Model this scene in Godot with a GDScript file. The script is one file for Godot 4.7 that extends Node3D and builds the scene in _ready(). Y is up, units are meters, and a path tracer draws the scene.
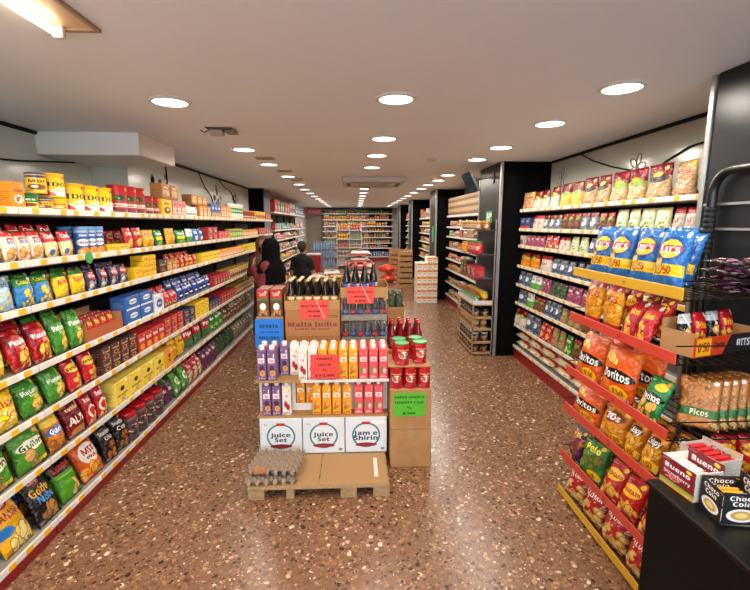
extends Node3D
# A long food shop: a snack gondola along one wall, a promotional island in the aisle, black columns and more gondolas opposite.
const FOCAL := 434.0
const EYE := Vector3(0, 1.65, 0)
const CEIL := 2.38
var cam: Camera3D
var M := {}          # shared materials
var plain_cache := {}
var names := {}
var shelves := {}
var templates := {}
var cells := {}      # design name -> cell index in the print atlas
var atlas: Image
var rng := RandomNumberGenerator.new()

func _ready():
	rng.seed = 11
	# ---- camera
	cam = Camera3D.new(); cam.name = "camera"; add_child(cam)
	cam.position = EYE; cam.rotation_degrees = Vector3(-9.291, -2.604, 0)
	cam.fov = 68.41; cam.near = 0.05; cam.far = 80.0; cam.current = true
	# ---- surroundings: bright overcast daylight, seen only through the shop front behind the camera
	var we := WorldEnvironment.new(); we.name = "world_environment"
	var env := Environment.new(); env.background_mode = Environment.BG_COLOR
	env.background_color = Color(0.86, 0.93, 1.0); env.background_energy_multiplier = 9.0
	env.tonemap_mode = Environment.TONE_MAPPER_LINEAR
	env.tonemap_exposure = 1.0
	env.sdfgi_enabled = true; env.ssao_enabled = true; env.ssil_enabled = true
	we.environment = env; add_child(we)
	# ---- build
	make_atlas()
	make_materials()
	build_setting()
	build_ceiling_lights()
	build_gondolas()
	stock_snack_gondola()
	stock_grain_gondola()
	build_island()
	build_snack_rack()
	build_counter()
	build_jar_rack()
	build_far_aisle()
	build_people()
	name_twins()

# ------------------------------------------------------------------ pixels to places
func pix_dir(px: float, py: float) -> Vector3:
	return cam.basis * Vector3((px - 375.0) / FOCAL, -(py - 295.0) / FOCAL, -1.0)
func on_y(px, py, y) -> Vector3:
	var r = pix_dir(px, py); return EYE + r * ((y - EYE.y) / r.y)
func on_x(px, py, x) -> Vector3:
	var r = pix_dir(px, py); return EYE + r * ((x - EYE.x) / r.x)
func on_z(px, py, z) -> Vector3:
	var r = pix_dir(px, py); return EYE + r * ((z - EYE.z) / r.z)
func z_at(px: float, x: float, y: float) -> float:   # where the vertical picture line px crosses the edge (x, y, *)
	var n = cam.basis.x + cam.basis.z * ((px - 375.0) / FOCAL)
	return -(n.x * x + n.y * (y - EYE.y)) / n.z
func x_at(px: float, y: float, z: float) -> float:
	var n = cam.basis.x + cam.basis.z * ((px - 375.0) / FOCAL)
	return -(n.y * (y - EYE.y) + n.z * z) / n.x

# ------------------------------------------------------------------ naming
func numbered(called: String) -> String:
	var k: int = names.get(called, 0); names[called] = k + 1
	return called if k == 0 else "%s_%03d" % [called, k]
func tag(o: Node3D, label: String, category: String, group := "", kind := ""):
	if label: o.set_meta("label", label)
	if category: o.set_meta("category", category)
	if group: o.set_meta("group", group)
	if kind: o.set_meta("kind", kind)
	return o
func thing(called: String, label: String, category: String, at := Vector3.ZERO, turn := 0.0, group := "") -> Node3D:
	var o := Node3D.new(); o.name = numbered(called); add_child(o)
	o.position = at; o.rotation.y = turn
	return tag(o, label, category, group)
func part(b, called: String, m: Material, parent: Node, at := Vector3.ZERO) -> MeshInstance3D:
	var o := MeshInstance3D.new(); o.mesh = b if b is Mesh else b.done(); o.material_override = m
	o.name = numbered(called) if parent == self else called
	parent.add_child(o, true); o.position = at
	return o
func struct(b, called: String, m: Material, label := "") -> MeshInstance3D:
	var o = part(b, called, m, self); o.set_meta("kind", "structure")
	if label: o.set_meta("label", label)
	return o

# ------------------------------------------------------------------ mesh building
class Build:
	var st := SurfaceTool.new()
	var n := 0
	func _init(): st.begin(Mesh.PRIMITIVE_TRIANGLES)
	func tri(a, b, c, ua := Vector2.ZERO, ub := Vector2.ZERO, uc := Vector2.ZERO, sg := -1):
		st.set_smooth_group(sg)
		st.set_uv(ua); st.add_vertex(a); st.set_uv(ub); st.add_vertex(b); st.set_uv(uc); st.add_vertex(c)
	func quad(a, b, c, d, ua := Vector2.ZERO, ub := Vector2.ZERO, uc := Vector2.ZERO, ud := Vector2.ZERO, sg := -1):
		tri(a, b, c, ua, ub, uc, sg); tri(a, c, d, ua, uc, ud, sg)
	func face(a, b, c, d, out: Vector3, ua := Vector2.ZERO, ub := Vector2.ZERO, uc := Vector2.ZERO, ud := Vector2.ZERO, sg := -1):
		if (b - a).cross(c - a).dot(out) > 0: quad(a, d, c, b, ua, ud, uc, ub, sg)
		else: quad(a, b, c, d, ua, ub, uc, ud, sg)
	func done() -> ArrayMesh:
		st.generate_normals(); return st.commit()
	# a box with chamfered edges; fr = print rectangle for the faces across z, sr = for the others
	func box(p: Vector3, s: Vector3, bev := 0.0, fr := Rect2(), sr := Rect2(), t := Transform3D.IDENTITY):
		var h := s * 0.5
		bev = minf(bev, minf(h.x, minf(h.y, h.z)) * 0.9)
		var P = func(sx, sy, sz, ax):
			var v = Vector3(sx * (h.x - (0.0 if ax == 0 else bev)), sy * (h.y - (0.0 if ax == 1 else bev)), sz * (h.z - (0.0 if ax == 2 else bev)))
			return t * (p + v)
		var U = func(a: float, b: float, r: Rect2): return r.position + Vector2(a * r.size.x, b * r.size.y)
		var B = t.basis
		for sg in [-1, 1]:
			var fu = [0.0, 1.0] if sg > 0 else [1.0, 0.0]
			face(P.call(-1, -1, sg, 2), P.call(1, -1, sg, 2), P.call(1, 1, sg, 2), P.call(-1, 1, sg, 2), B.z * sg, U.call(fu[0], 1.0, fr), U.call(fu[1], 1.0, fr), U.call(fu[1], 0.0, fr), U.call(fu[0], 0.0, fr))
			face(P.call(sg, -1, -1, 0), P.call(sg, -1, 1, 0), P.call(sg, 1, 1, 0), P.call(sg, 1, -1, 0), B.x * sg, U.call(0.0, 1.0, sr), U.call(1.0, 1.0, sr), U.call(1.0, 0.0, sr), U.call(0.0, 0.0, sr))
			face(P.call(-1, sg, -1, 1), P.call(1, sg, -1, 1), P.call(1, sg, 1, 1), P.call(-1, sg, 1, 1), B.y * sg, U.call(0.0, 0.0, sr), U.call(0.0, 0.4, sr), U.call(1.0, 0.4, sr), U.call(1.0, 0.0, sr))
		if bev <= 0: return
		var c = sr.position + sr.size * Vector2(0.5, 0.06)
		for a in [-1, 1]:
			for b in [-1, 1]:
				face(P.call(a, b, -1, 0), P.call(a, b, 1, 0), P.call(a, b, 1, 1), P.call(a, b, -1, 1), B * Vector3(a, b, 0), c, c, c, c)
				face(P.call(a, -1, b, 0), P.call(a, 1, b, 0), P.call(a, 1, b, 2), P.call(a, -1, b, 2), B * Vector3(a, 0, b), c, c, c, c)
				face(P.call(-1, a, b, 1), P.call(1, a, b, 1), P.call(1, a, b, 2), P.call(-1, a, b, 2), B * Vector3(0, a, b), c, c, c, c)
				for d in [-1, 1]:
					var q = [P.call(a, b, d, 0), P.call(a, b, d, 1), P.call(a, b, d, 2)]
					if (q[1] - q[0]).cross(q[2] - q[0]).dot(B * Vector3(a, b, d)) > 0: tri(q[0], q[2], q[1], c, c, c)
					else: tri(q[0], q[1], q[2], c, c, c)
	func span(a: Vector3, b: Vector3, bev := 0.0, fr := Rect2(), sr := Rect2()):   # box by two opposite corners
		box((a + b) * 0.5, (b - a).abs(), bev, fr, sr)
	# surface of revolution about y; prof = [[r, y], ...] from below upwards
	func lathe(prof: Array, seg := 16, at := Vector3.ZERO, fr := Rect2(), lab := Vector2(0, 0), sr := Rect2(), wrap := 2, sm := 1):
		var c = sr.position + sr.size * Vector2(0.5, 0.06)
		for k in prof.size() - 1:
			var r0 = prof[k][0]; var y0 = prof[k][1]; var r1 = prof[k + 1][0]; var y1 = prof[k + 1][1]
			var on: bool = lab.y > lab.x and minf(y0, y1) >= lab.x - 1e-5 and maxf(y0, y1) <= lab.y + 1e-5 and absf(y1 - y0) > 1e-5
			for i in seg:
				var a0 = TAU * i / seg; var a1 = TAU * (i + 1) / seg
				var d0 = Vector3(sin(a0), 0, cos(a0)); var d1 = Vector3(sin(a1), 0, cos(a1))
				var ua = c; var ub = c; var uc = c; var ud = c
				if on:
					var per = seg / wrap
					var f0 = float((i + per / 2) % per) / per; var f1 = f0 + 1.0 / per
					var v0 = 1.0 - (y0 - lab.x) / (lab.y - lab.x); var v1 = 1.0 - (y1 - lab.x) / (lab.y - lab.x)
					ua = fr.position + fr.size * Vector2(f0, v0); ub = fr.position + fr.size * Vector2(f1, v0)
					uc = fr.position + fr.size * Vector2(f1, v1); ud = fr.position + fr.size * Vector2(f0, v1)
				var A = at + d0 * r0 + Vector3(0, y0, 0); var Bq = at + d1 * r0 + Vector3(0, y0, 0)
				var C = at + d1 * r1 + Vector3(0, y1, 0); var D = at + d0 * r1 + Vector3(0, y1, 0)
				var s = sm if (absf(y1 - y0) > absf(r1 - r0) * 0.3) else sm + 40 + k
				if r0 < 1e-6: tri(A, D, C, ua, ud, uc, s)
				elif r1 < 1e-6: tri(A, D, Bq, ua, ud, ub, s)
				else: quad(A, D, C, Bq, ua, ud, uc, ub, s)
	func tube(pts: Array, r: float, seg := 8, caps := true):
		var rings := []
		var up := Vector3.UP
		for i in pts.size():
			var d: Vector3 = (pts[mini(i + 1, pts.size() - 1)] - pts[maxi(i - 1, 0)]).normalized()
			if absf(d.dot(up)) > 0.95: up = Vector3.RIGHT if absf(d.x) < 0.9 else Vector3.BACK
			var x = d.cross(up).normalized(); var y = x.cross(d).normalized(); up = y
			var ring := []
			for k in seg: ring.append(pts[i] + (x * cos(TAU * k / seg) + y * sin(TAU * k / seg)) * r)
			rings.append(ring)
		for i in pts.size() - 1:
			for k in seg:
				var a = rings[i][k]; var b = rings[i][(k + 1) % seg]; var c = rings[i + 1][(k + 1) % seg]; var d2 = rings[i + 1][k]
				face(a, b, c, d2, (a + c) * 0.5 - (pts[i] + pts[i + 1]) * 0.5, Vector2.ZERO, Vector2.ZERO, Vector2.ZERO, Vector2.ZERO, 3)
		if caps:
			for e in [0, pts.size() - 1]:
				for k in seg: tri(pts[e], rings[e][k], rings[e][(k + 1) % seg])
	func prism(poly: Array, z0: float, z1: float, t := Transform3D.IDENTITY):   # polygon in x, y (convex) drawn out along z
		var m = Vector2.ZERO
		for q in poly: m += q / poly.size()
		for i in poly.size():
			var a = poly[i]; var b = poly[(i + 1) % poly.size()]
			var o = (a + b) * 0.5 - m
			face(t * Vector3(a.x, a.y, z0), t * Vector3(b.x, b.y, z0), t * Vector3(b.x, b.y, z1), t * Vector3(a.x, a.y, z1), t.basis * Vector3(o.x, o.y, 0))
			for e in [z0, z1]:
				var A = t * Vector3(a.x, a.y, e); var B2 = t * Vector3(b.x, b.y, e); var C = t * Vector3(m.x, m.y, e)
				if (B2 - A).cross(C - A).dot(t.basis.z * (1.0 if e == maxf(z0, z1) else -1.0)) > 0: tri(A, C, B2)
				else: tri(A, B2, C)

func boxed(a: Vector3, b: Vector3, bev := 0.0) -> Build:
	var m := Build.new(); m.span(a, b, bev); return m

# ------------------------------------------------------------------ the print atlas
const CELL := 170
const COLS := 12
const FW := 136
var fonts := {}
func font_set(serif: bool) -> Dictionary:
	if fonts.has(serif): return fonts[serif]
	var f := SystemFont.new(); f.font_names = ["Droid Serif" if serif else "Droid Sans"]; f.font_weight = 700
	var ts = TextServerManager.get_primary_interface()
	var r = f.get_rids()[0]; var sz = Vector2i(48, 0)
	ts.font_render_range(r, sz, 32, 126)
	for ch in [8364, 243, 233, 161]: ts.font_render_range(r, sz, ch, ch)
	var pages := []
	for i in ts.font_get_texture_count(r, sz):
		var im: Image = ts.font_get_texture_image(r, sz, i); im.convert(Image.FORMAT_RGBA8); pages.append(im)
	fonts[serif] = {"font": f, "ts": ts, "rid": r, "pages": pages, "size": sz}
	return fonts[serif]
func write_text(dst: Image, text: String, cx: float, cy: float, height: float, col: Color, max_w := 0.0, serif := false):
	var f = font_set(serif); var ts = f.ts
	var adv := 0.0
	var glyphs := []
	for ch in text:
		var g = ts.font_get_glyph_index(f.rid, 48, ch.unicode_at(0), 0)
		glyphs.append([g, adv]); adv += ts.font_get_glyph_advance(f.rid, 48, g).x
	var word := Image.create(int(adv) + 8, 60, false, Image.FORMAT_RGBA8); word.fill(Color(col, 0))
	for ga in glyphs:
		var uv: Rect2 = ts.font_get_glyph_uv_rect(f.rid, f.size, ga[0])
		if uv.size.x < 1: continue
		var page: Image = f.pages[ts.font_get_glyph_texture_idx(f.rid, f.size, ga[0])]
		var off: Vector2 = ts.font_get_glyph_offset(f.rid, f.size, ga[0])
		var flat := Image.create(page.get_width(), page.get_height(), false, Image.FORMAT_RGBA8); flat.fill(col)
		word.blend_rect_mask(flat, page, Rect2i(uv), Vector2i(int(ga[1] + off.x) + 3, int(46 + off.y)))
	var h := int(maxf(6, height * 60.0 / 36.0)); var w := int(word.get_width() * h / 60.0)
	if max_w > 0 and w > max_w: w = int(max_w)
	if max_w < 0: w = int(-max_w)
	word.resize(maxi(w, 3), h, Image.INTERPOLATE_CUBIC)
	dst.blend_rect(word, Rect2i(0, 0, w, h), Vector2i(int(cx - w * 0.5), int(cy - h * 0.46)))
func ellipse(im: Image, cx: float, cy: float, rx: float, ry: float, col: Color, rot := 0.0):
	var c = cos(rot); var s = sin(rot)
	var hy = sqrt(rx * rx * s * s + ry * ry * c * c)
	for yy in range(int(floor(cy - hy)), int(ceil(cy + hy)) + 1):
		var dy = yy + 0.5 - cy
		# solve for x range of the rotated ellipse on this row
		var A = c * c / (rx * rx) + s * s / (ry * ry)
		var Bq = 2.0 * dy * c * s * (1.0 / (rx * rx) - 1.0 / (ry * ry))
		var C = dy * dy * (s * s / (rx * rx) + c * c / (ry * ry)) - 1.0
		var D = Bq * Bq - 4.0 * A * C
		if D <= 0: continue
		D = sqrt(D)
		var x0 = int(round(cx + (-Bq - D) / (2 * A))); var x1 = int(round(cx + (-Bq + D) / (2 * A)))
		if x1 > x0: im.fill_rect(Rect2i(x0, yy, x1 - x0, 1), col)
func hexc(s: String) -> Color: return Color.html(s)
# one design: "background op op ..."; ops r:x,y,w,h,col  e:cx,cy,rx,ry,col  t:text,cx,cy,height,col[,s]  s:n,x,y,w,h,size,col,col  d:x,width,slope,col (slanted band)  k:col (side colour)
func draw_design(called: String, spec: String):
	var im := Image.create(CELL, CELL, false, Image.FORMAT_RGBA8)
	var ops = spec.split(" ", false)
	im.fill(hexc(ops[0]))
	var r2 := RandomNumberGenerator.new(); r2.seed = hash(called)
	var side := hexc(ops[0])
	var front := Image.create(FW, CELL, false, Image.FORMAT_RGBA8); front.fill(side)
	for i in range(1, ops.size()):
		var kind = ops[i].substr(0, 1); var a = ops[i].substr(2).split(",")
		match kind:
			"r": front.fill_rect(Rect2i(int(float(a[0]) * FW), int(float(a[1]) * CELL), int(float(a[2]) * FW), int(float(a[3]) * CELL)), hexc(a[4]))
			"e": ellipse(front, float(a[0]) * FW, float(a[1]) * CELL, float(a[2]) * FW, float(a[3]) * CELL, hexc(a[4]), float(a[5]) if a.size() > 5 else 0.0)
			"t": write_text(front, a[0].replace("_", " ").replace("~", ","), float(a[1]) * FW, float(a[2]) * CELL, float(a[3]) * CELL, hexc(a[4]), FW * (0.94 if called.begins_with("sign") or called.begins_with("malt") else 0.8), a.size() > 5)
			"T": write_text(front, a[0].replace("_", " ").replace("~", ","), float(a[1]) * FW, float(a[2]) * CELL, float(a[4]) * CELL * 0.6, hexc(a[5]), -float(a[3]) * FW)
			"s":
				for k in int(a[0]):
					var z = float(a[5]) * FW * r2.randf_range(0.6, 1.3)
					var sx = (float(a[1]) + float(a[3]) * r2.randf()) * FW; var sy = (float(a[2]) + float(a[4]) * r2.randf()) * CELL
					var tone = hexc(a[6]).lerp(hexc(a[7]), r2.randf()); var q = r2.randf_range(0.45, 0.9); var an = r2.randf() * PI
					if z > 4.0: ellipse(front, sx, sy, z * 1.14, z * q * 1.14, tone.darkened(0.45), an)   # toasted rim of the piece pictured
					ellipse(front, sx, sy, z, z * q, tone, an)
					if z > 5.0: ellipse(front, sx - z * 0.2, sy - z * q * 0.2, z * 0.45, z * q * 0.4, tone.lerp(hexc(a[7]), 0.6), an)
			"d":
				for y in CELL: front.fill_rect(Rect2i(int((float(a[0]) + float(a[2]) * y / CELL) * FW), y, int(float(a[1]) * FW), 1), hexc(a[3]))
			"k": side = hexc(a[0])
	if not (called.begins_with("sign") or called in ["tray_price", "pinksign", "jambox", "jamboxb", "maltbox", "coinbox", "water"]): small_print(front, hexc(ops[0]), r2)
	im.fill_rect(Rect2i(FW, 0, CELL - FW, CELL), side)
	im.blit_rect(front, Rect2i(0, 0, FW, CELL), Vector2i.ZERO)
	# small print on the side flap
	var ink = Color.WHITE if side.get_luminance() < 0.45 else Color(0.15, 0.13, 0.12)
	for k in 7: im.fill_rect(Rect2i(FW + 7, 60 + k * 12, r2.randi_range(8, 22), 3), side.lerp(ink, 0.55))
	var n = cells.size(); cells[called] = n
	atlas.blit_rect(im, Rect2i(0, 0, CELL, CELL), Vector2i((n % COLS) * CELL, (n / COLS) * CELL))
# the fine print every pack carries: weight, claims, seal, a badge, a bar of tiny text
func small_print(front: Image, base: Color, r2: RandomNumberGenerator):
	var ink = Color.WHITE if base.get_luminance() < 0.45 else Color(0.2, 0.12, 0.08)
	for k in 4: front.fill_rect(Rect2i(8 + r2.randi() % 4, CELL - 18 + k * 4, r2.randi_range(18, 46), 2), base.lerp(ink, 0.6))
	write_text(front, ["150 g", "200 g", "90 g", "1 kg", "330 g"][r2.randi() % 5], FW - 26, CELL - 12, 8, base.lerp(ink, 0.85))
	var hue = hexc(["f2d23a", "f4f0e8", "c8242a", "e8902a"][r2.randi() % 4])
	ellipse(front, FW - r2.randi_range(18, 30), r2.randi_range(16, 26), r2.randi_range(8, 13), r2.randi_range(7, 12), hue)
	front.fill_rect(Rect2i(8, r2.randi_range(10, 18), r2.randi_range(20, 40), 4), base.lerp(ink, 0.5))
	for k in 22: front.fill_rect(Rect2i(2 + k * 6, 0, 3, 5), base.darkened(0.25))
	for k in 22: front.fill_rect(Rect2i(2 + k * 6, CELL - 4, 3, 4), base.darkened(0.25))
func front_of(design: String) -> Rect2:
	var n: int = cells[design]
	return Rect2(((n % COLS) * CELL + 2) / 2048.0, ((n / COLS) * CELL + 2) / 2048.0, (FW - 4) / 2048.0, (CELL - 4) / 2048.0)
func side_of(design: String) -> Rect2:
	var n: int = cells[design]
	return Rect2(((n % COLS) * CELL + FW + 3) / 2048.0, ((n / COLS) * CELL + 3) / 2048.0, (CELL - FW - 6) / 2048.0, (CELL - 6) / 2048.0)
func make_atlas():
	atlas = Image.create(2048, 2048, false, Image.FORMAT_RGBA8); atlas.fill(Color(0.5, 0.5, 0.5))
	var D = {
		# tins, boxes and packs on the top shelf
		"golden": "e58a14 e:.5,.62,.36,.16,fff3dc s:6,.3,.55,.4,.15,.09,8a4a16,c9803a t:Golden,.5,.3,.13,7a2a0c r:0,.9,1,.1,f6c437",
		"nesgreen": "1f7d3c t:Nes,.5,.28,.17,ffffff r:0,.5,1,.5,f0c52a e:.5,.7,.3,.14,6a3a18",
		"moltin": "f0c01c r:0,0,1,.16,24407c t:Mol,.5,.36,.19,5a2410 e:.5,.72,.34,.17,7a4420 e:.42,.7,.12,.08,f5e6c8",
		"nido": "f4c70f e:1.05,.95,.75,.42,fbf6e6 r:0,.78,.36,.22,c8202a e:.2,.98,.35,.26,c8202a t:NIDO,.52,.42,.2,1d3c28,s s:3,.5,.7,.3,.12,.07,e9b23a,f6d66a r:0,0,1,.05,c9991a",
		"teatin": "f2c318 t:Tea,.5,.34,.2,4a2a12,s e:.5,.72,.33,.16,c9541c e:.5,.7,.2,.09,f6e3b4",
		"redtin": "b3141f r:0,.82,1,.18,7d0d16 e:.5,.42,.2,.12,1d4a2c s:9,.2,.3,.6,.3,.06,1d4a2c,d6b04a r:.08,.64,.84,.14,f1e2cf t:Wafer,.5,.71,.08,7d0d16",
		"yellowchoc": "f3c91e t:Bien,.5,.25,.15,6a2412 e:.5,.66,.34,.2,7a4420 e:.56,.62,.14,.08,f3e2c0",
		"oatbrown": "a8713c t:Oats,.5,.24,.13,f6ead0 r:.15,.4,.7,.4,d8b27a s:12,.2,.45,.6,.3,.07,b98d52,e6c998",
		"pinkpack": "d98a86 t:Crema,.5,.25,.12,7a1c28 r:.1,.45,.8,.4,f3dfd0 s:6,.2,.5,.6,.3,.1,c46a4a,e5a07a",
		"cerealorange": "d77a26 t:Avena,.5,.22,.13,ffffff e:.5,.62,.36,.22,f4e6cc s:12,.25,.5,.5,.25,.07,c08a44,e9c384",
		"whitejar": "e9e4da t:Leche,.5,.3,.12,5a6a8a r:0,.6,1,.25,7a86a0",
		"greencan": "d9e2cf r:0,.2,1,.4,4c8f3a t:Vita,.5,.4,.15,ffffff",
		"bluebox": "2f5f9f t:Brek,.5,.3,.16,ffffff r:0,.62,1,.38,d9a24a s:8,.1,.65,.8,.3,.09,8a5a24,e2b970",
		# second shelf
		"bollitos": "e8d9c8 r:0,0,1,.2,b8242c t:Bollis,.5,.36,.15,2b4a9a s:14,.06,.5,.88,.42,.11,d98a3c,f0b970 r:.2,.24,.6,.06,d8343a",
		"cheesetwist": "b9202c r:0,.42,1,.58,f0d9a8 t:Chettis,.5,.22,.16,ffffff s:12,.08,.5,.84,.42,.09,e0a03a,f2c668 e:.28,.78,.14,.1,3c66a8",
		"chipcan": "2558a6 r:0,0,1,.12,9fb4c8 t:SOUR,.5,.22,.09,ffffff e:.5,.5,.34,.14,f5f2ea t:CREAM,.5,.5,.1,1c3f80 e:.58,.82,.3,.13,d9842a e:.34,.86,.16,.08,e8c468",
		"bluecan": "5a9ad0 r:0,0,1,.2,cfdde8 t:CHIPS,.5,.5,.15,ffffff e:.5,.8,.3,.12,f0c24a",
		"yellowcookie": "f2c224 t:Maria,.5,.4,.22,b3202a e:.8,.72,.16,.14,c98a3c",
		"redwafer": "b81f28 e:.5,.3,.4,.16,e8c89a t:Wafers,.5,.3,.12,8a1018 s:12,.08,.55,.84,.4,.1,c9883c,e9be7a",
		"redpouch": "c2202a d:.05,.22,.5,8f121a t:Croky,.5,.3,.16,ffe9b0 e:.5,.7,.3,.18,e2b35a",
		"greenlentil": "2c8a34 t:Verde,.5,.26,.15,ffffff r:.1,.44,.8,.2,f0d22a e:.5,.8,.34,.13,8ac04a",
		"yelloworange": "f2b41a t:Chip,.5,.26,.2,c2242a s:14,.1,.5,.8,.4,.1,e07a1c,f6d25a",
		"whitegreen": "dfe6dc r:0,.55,1,.45,5aa04a t:Rice,.5,.3,.15,2c6a34",
		"bluepouch": "2a70b8 t:Mini,.5,.3,.17,ffffff e:.5,.7,.3,.16,e8d9b0",
		# third shelf
		"lightblue": "9fc4e2 t:Snack,.5,.26,.15,23508f s:12,.08,.45,.84,.45,.1,e6bb5a,f4dc9a",
		"coneyellow": "2f7fc4 r:0,0,1,.3,2f8a3c t:Conos,.5,.16,.14,f8e04a s:14,.05,.42,.9,.5,.1,f0c02c,fae36a",
		"yellowcorn": "f0c81e r:0,0,1,.22,2f7a34 t:Maiz,.5,.4,.2,c2242a s:10,.1,.6,.8,.32,.08,e8a01c,fbe67a",
		"darkparty": "2a3050 e:.5,.36,.34,.18,c8263a t:Fiesta,.5,.36,.12,ffffff s:10,.1,.6,.8,.34,.08,d0883a,8aa4d8 e:.26,.78,.14,.09,d8d2c4",
		"yellowsmall": "f0bf1c t:Flan,.5,.45,.25,8a4a12 r:0,.75,1,.1,c2401c",
		"chocdark": "3a2420 t:Choco,.5,.3,.16,e6c690 e:.5,.7,.28,.15,8a5a3a",
		"redyellowpack": "b8242a t:Tuc,.5,.36,.22,f6d23a e:.5,.76,.4,.14,e2a53c",
		# fourth shelf
		"plantred": "b0141e d:.0,.12,.2,8a0e18 t:Platanitos,.52,.34,.12,ffffff t:chilis,.6,.47,.09,f2d2a0 s:14,.3,.58,.66,.36,.13,d98a24,f3c95a",
		"plantgreen": "3f8a28 d:.7,.16,-.3,5aa834 t:Platanitos,.5,.36,.12,ffffff t:limon,.5,.48,.08,f2ee9a s:12,.4,.58,.55,.36,.12,dfb03c,f5dc6a",
		"redtray": "c43a22 t:Risi,.5,.34,.22,f6d24a e:.5,.75,.4,.14,f0a83c k:b85a34",
		"biscuitblue": "2a62ac e:.5,.4,.3,.2,e8eef4 t:Digest,.5,.4,.13,1c3f80 r:0,.85,1,.15,dfe6ee k:2a62ac",
		"whiteblue": "e2e4ea e:.5,.48,.34,.26,2c5aa0 t:Oat,.5,.48,.15,ffffff k:eceef2",
		"redwhite": "c23038 t:Tosta,.5,.3,.15,ffffff s:10,.1,.5,.8,.4,.1,e9d2b4,c98a4a",
		"oreo": "244a94 t:Sandwich,.5,.28,.12,ffffff e:.5,.68,.3,.2,1c1a20 e:.5,.68,.3,.05,f2f2f2 r:0,.92,1,.08,7fb0e0",
		# fifth shelf
		"yellowchip": "f4c818 t:Lisas,.5,.3,.17,b3202a s:12,.08,.48,.84,.46,.13,e9b23c,fbe89a",
		"barbred": "c0202a e:.5,.3,.4,.14,f3d23a t:Barbacoa,.5,.3,.1,8a1018 s:10,.2,.52,.7,.4,.11,d9842a,f2bf5a",
		"chocbrown": "4a2620 t:Cacao,.5,.3,.16,f0d9a8 e:.5,.68,.3,.18,c98a4a e:.5,.68,.18,.1,2a1410 r:0,.9,1,.1,9a2a30",
		"redcake": "bf2a22 t:Bimbi,.5,.3,.19,ffffff e:.5,.7,.34,.17,e0953c r:0,.92,1,.08,f2c23a",
		"redcookie": "b3222c t:Chiqui,.5,.3,.14,f8e2b0 s:8,.1,.5,.8,.4,.13,c98a44,e6b878",
		"navypack": "1f2f5c t:Princ,.5,.3,.17,f2cf3a e:.5,.7,.3,.18,c98a44",
		"yellowpack": "f2cd1a t:Maria,.5,.34,.17,22458c e:.5,.74,.28,.15,d9a452",
		# sixth shelf
		"greengull": "4a8f24 e:.5,.4,.42,.13,f4f0da t:Gullon,.5,.4,.14,2c5a1a s:8,.12,.6,.76,.35,.14,b8843c,e0bd74 r:.62,.82,.3,.1,f2d22a",
		"oreoblue": "d07a24 r:0,0,1,.3,f2c83a t:Quely,.5,.44,.17,1f58a8 e:.5,.47,.46,.11,2f6ab8 t:Quely,.5,.46,.15,ffffff s:8,.1,.6,.8,.36,.12,8a4a1c,d98a3c",
		"altidark": "7a1420 t:ALTI,.5,.55,.22,f4ead8 t:cocktail,.5,.22,.1,f2d28a e:.5,.84,.36,.1,c98a44",
		"redround": "b81c26 e:.5,.62,.34,.2,f2e6d0 e:.5,.62,.22,.13,c2302a s:7,.15,.8,.7,.16,.1,d98a3c,f0bf6a t:Rosco,.5,.25,.14,ffffff",
		"yellowtea": "f0d24a e:.5,.36,.15,.1,2a2a22 t:Manzanilla,.5,.6,.1,5a4a1c s:6,.2,.72,.6,.2,.1,e8e2c8,c9a23c k:f2d860",
		"orangetea": "e89a1c e:.5,.38,.15,.1,3a2a18 t:Te,.5,.62,.17,5a2a10 k:eaa63a",
		"yellowbag": "f0bc1a t:Rueda,.5,.3,.15,b3202a s:9,.1,.5,.8,.4,.12,e2841c,f6d86a",
		"redgreenbag": "b8202a r:0,.5,1,.5,2f7a3a t:Pipas,.5,.28,.17,ffffff s:12,.1,.58,.8,.34,.07,e8d8b8,3a2a20",
		"greenbag": "2e7f30 t:Menta,.5,.3,.15,ffffff s:10,.1,.5,.8,.4,.1,6ab04a,d9e08a",
		"brownbag": "6a4630 t:Frutos,.5,.28,.13,f2dfb8 s:16,.08,.45,.84,.5,.09,8f6238,d0a468",
		# bottom shelf
		"bananayellow": "f0ac14 e:.42,.16,.3,.09,c8242a t:Gran,.42,.16,.1,ffffff t:BANANAS,.5,.36,.14,9a2a1c e:.18,.6,.24,.09,2f7fc4 s:9,.2,.62,.7,.32,.15,f3d25a,fbeaa0",
		"goldblack": "18161a e:.42,.16,.22,.07,c8202a t:Campi,.42,.16,.07,ffffff t:Golden,.5,.36,.16,e8b03a t:Nubes,.58,.52,.16,4a9ae0 s:7,.25,.66,.5,.26,.13,8a5a2c,c98a4a",
		"zumba": "4f9a1e r:0,0,1,.3,141614 t:Zumba,.5,.16,.16,c8262e s:5,.3,.62,.55,.26,.13,d9b04a,f2dc8a r:.1,.36,.8,.04,8ac83a",
		"mixorange": "e0591a e:.5,.42,.36,.24,f6f0e2 t:MIX,.5,.36,.15,b3202a t:max,.5,.51,.1,b3202a s:10,.08,.7,.84,.26,.11,e88a1c,f6bf4a",
		"blacksmoke": "221e1e t:Smokehouse,.5,.28,.1,f2ede0 t:Crisps,.5,.42,.11,f2ede0 s:10,.15,.6,.7,.34,.11,7a3a1c,c9782c",
		"capmix": "5a4a48 s:24,.05,.1,.9,.8,.1,8a2430,2c2a30 s:8,.1,.2,.8,.6,.06,e6dccb,c9b49a",
		"purplemix": "6a2a4c s:22,.05,.1,.9,.8,.1,8a3a5a,3a2a4a t:Mora,.5,.3,.15,f2e2ea",
		"greenpip": "4a9a34 e:.5,.4,.3,.16,f2f2e0 t:Pip,.5,.4,.16,2c6a1c s:14,.1,.6,.8,.34,.08,2a2a24,e6dcc0",
		"redveg": "c2303a t:Verd,.5,.25,.14,ffffff s:16,.08,.42,.84,.5,.1,4a8f34,e0d2b0",
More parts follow.
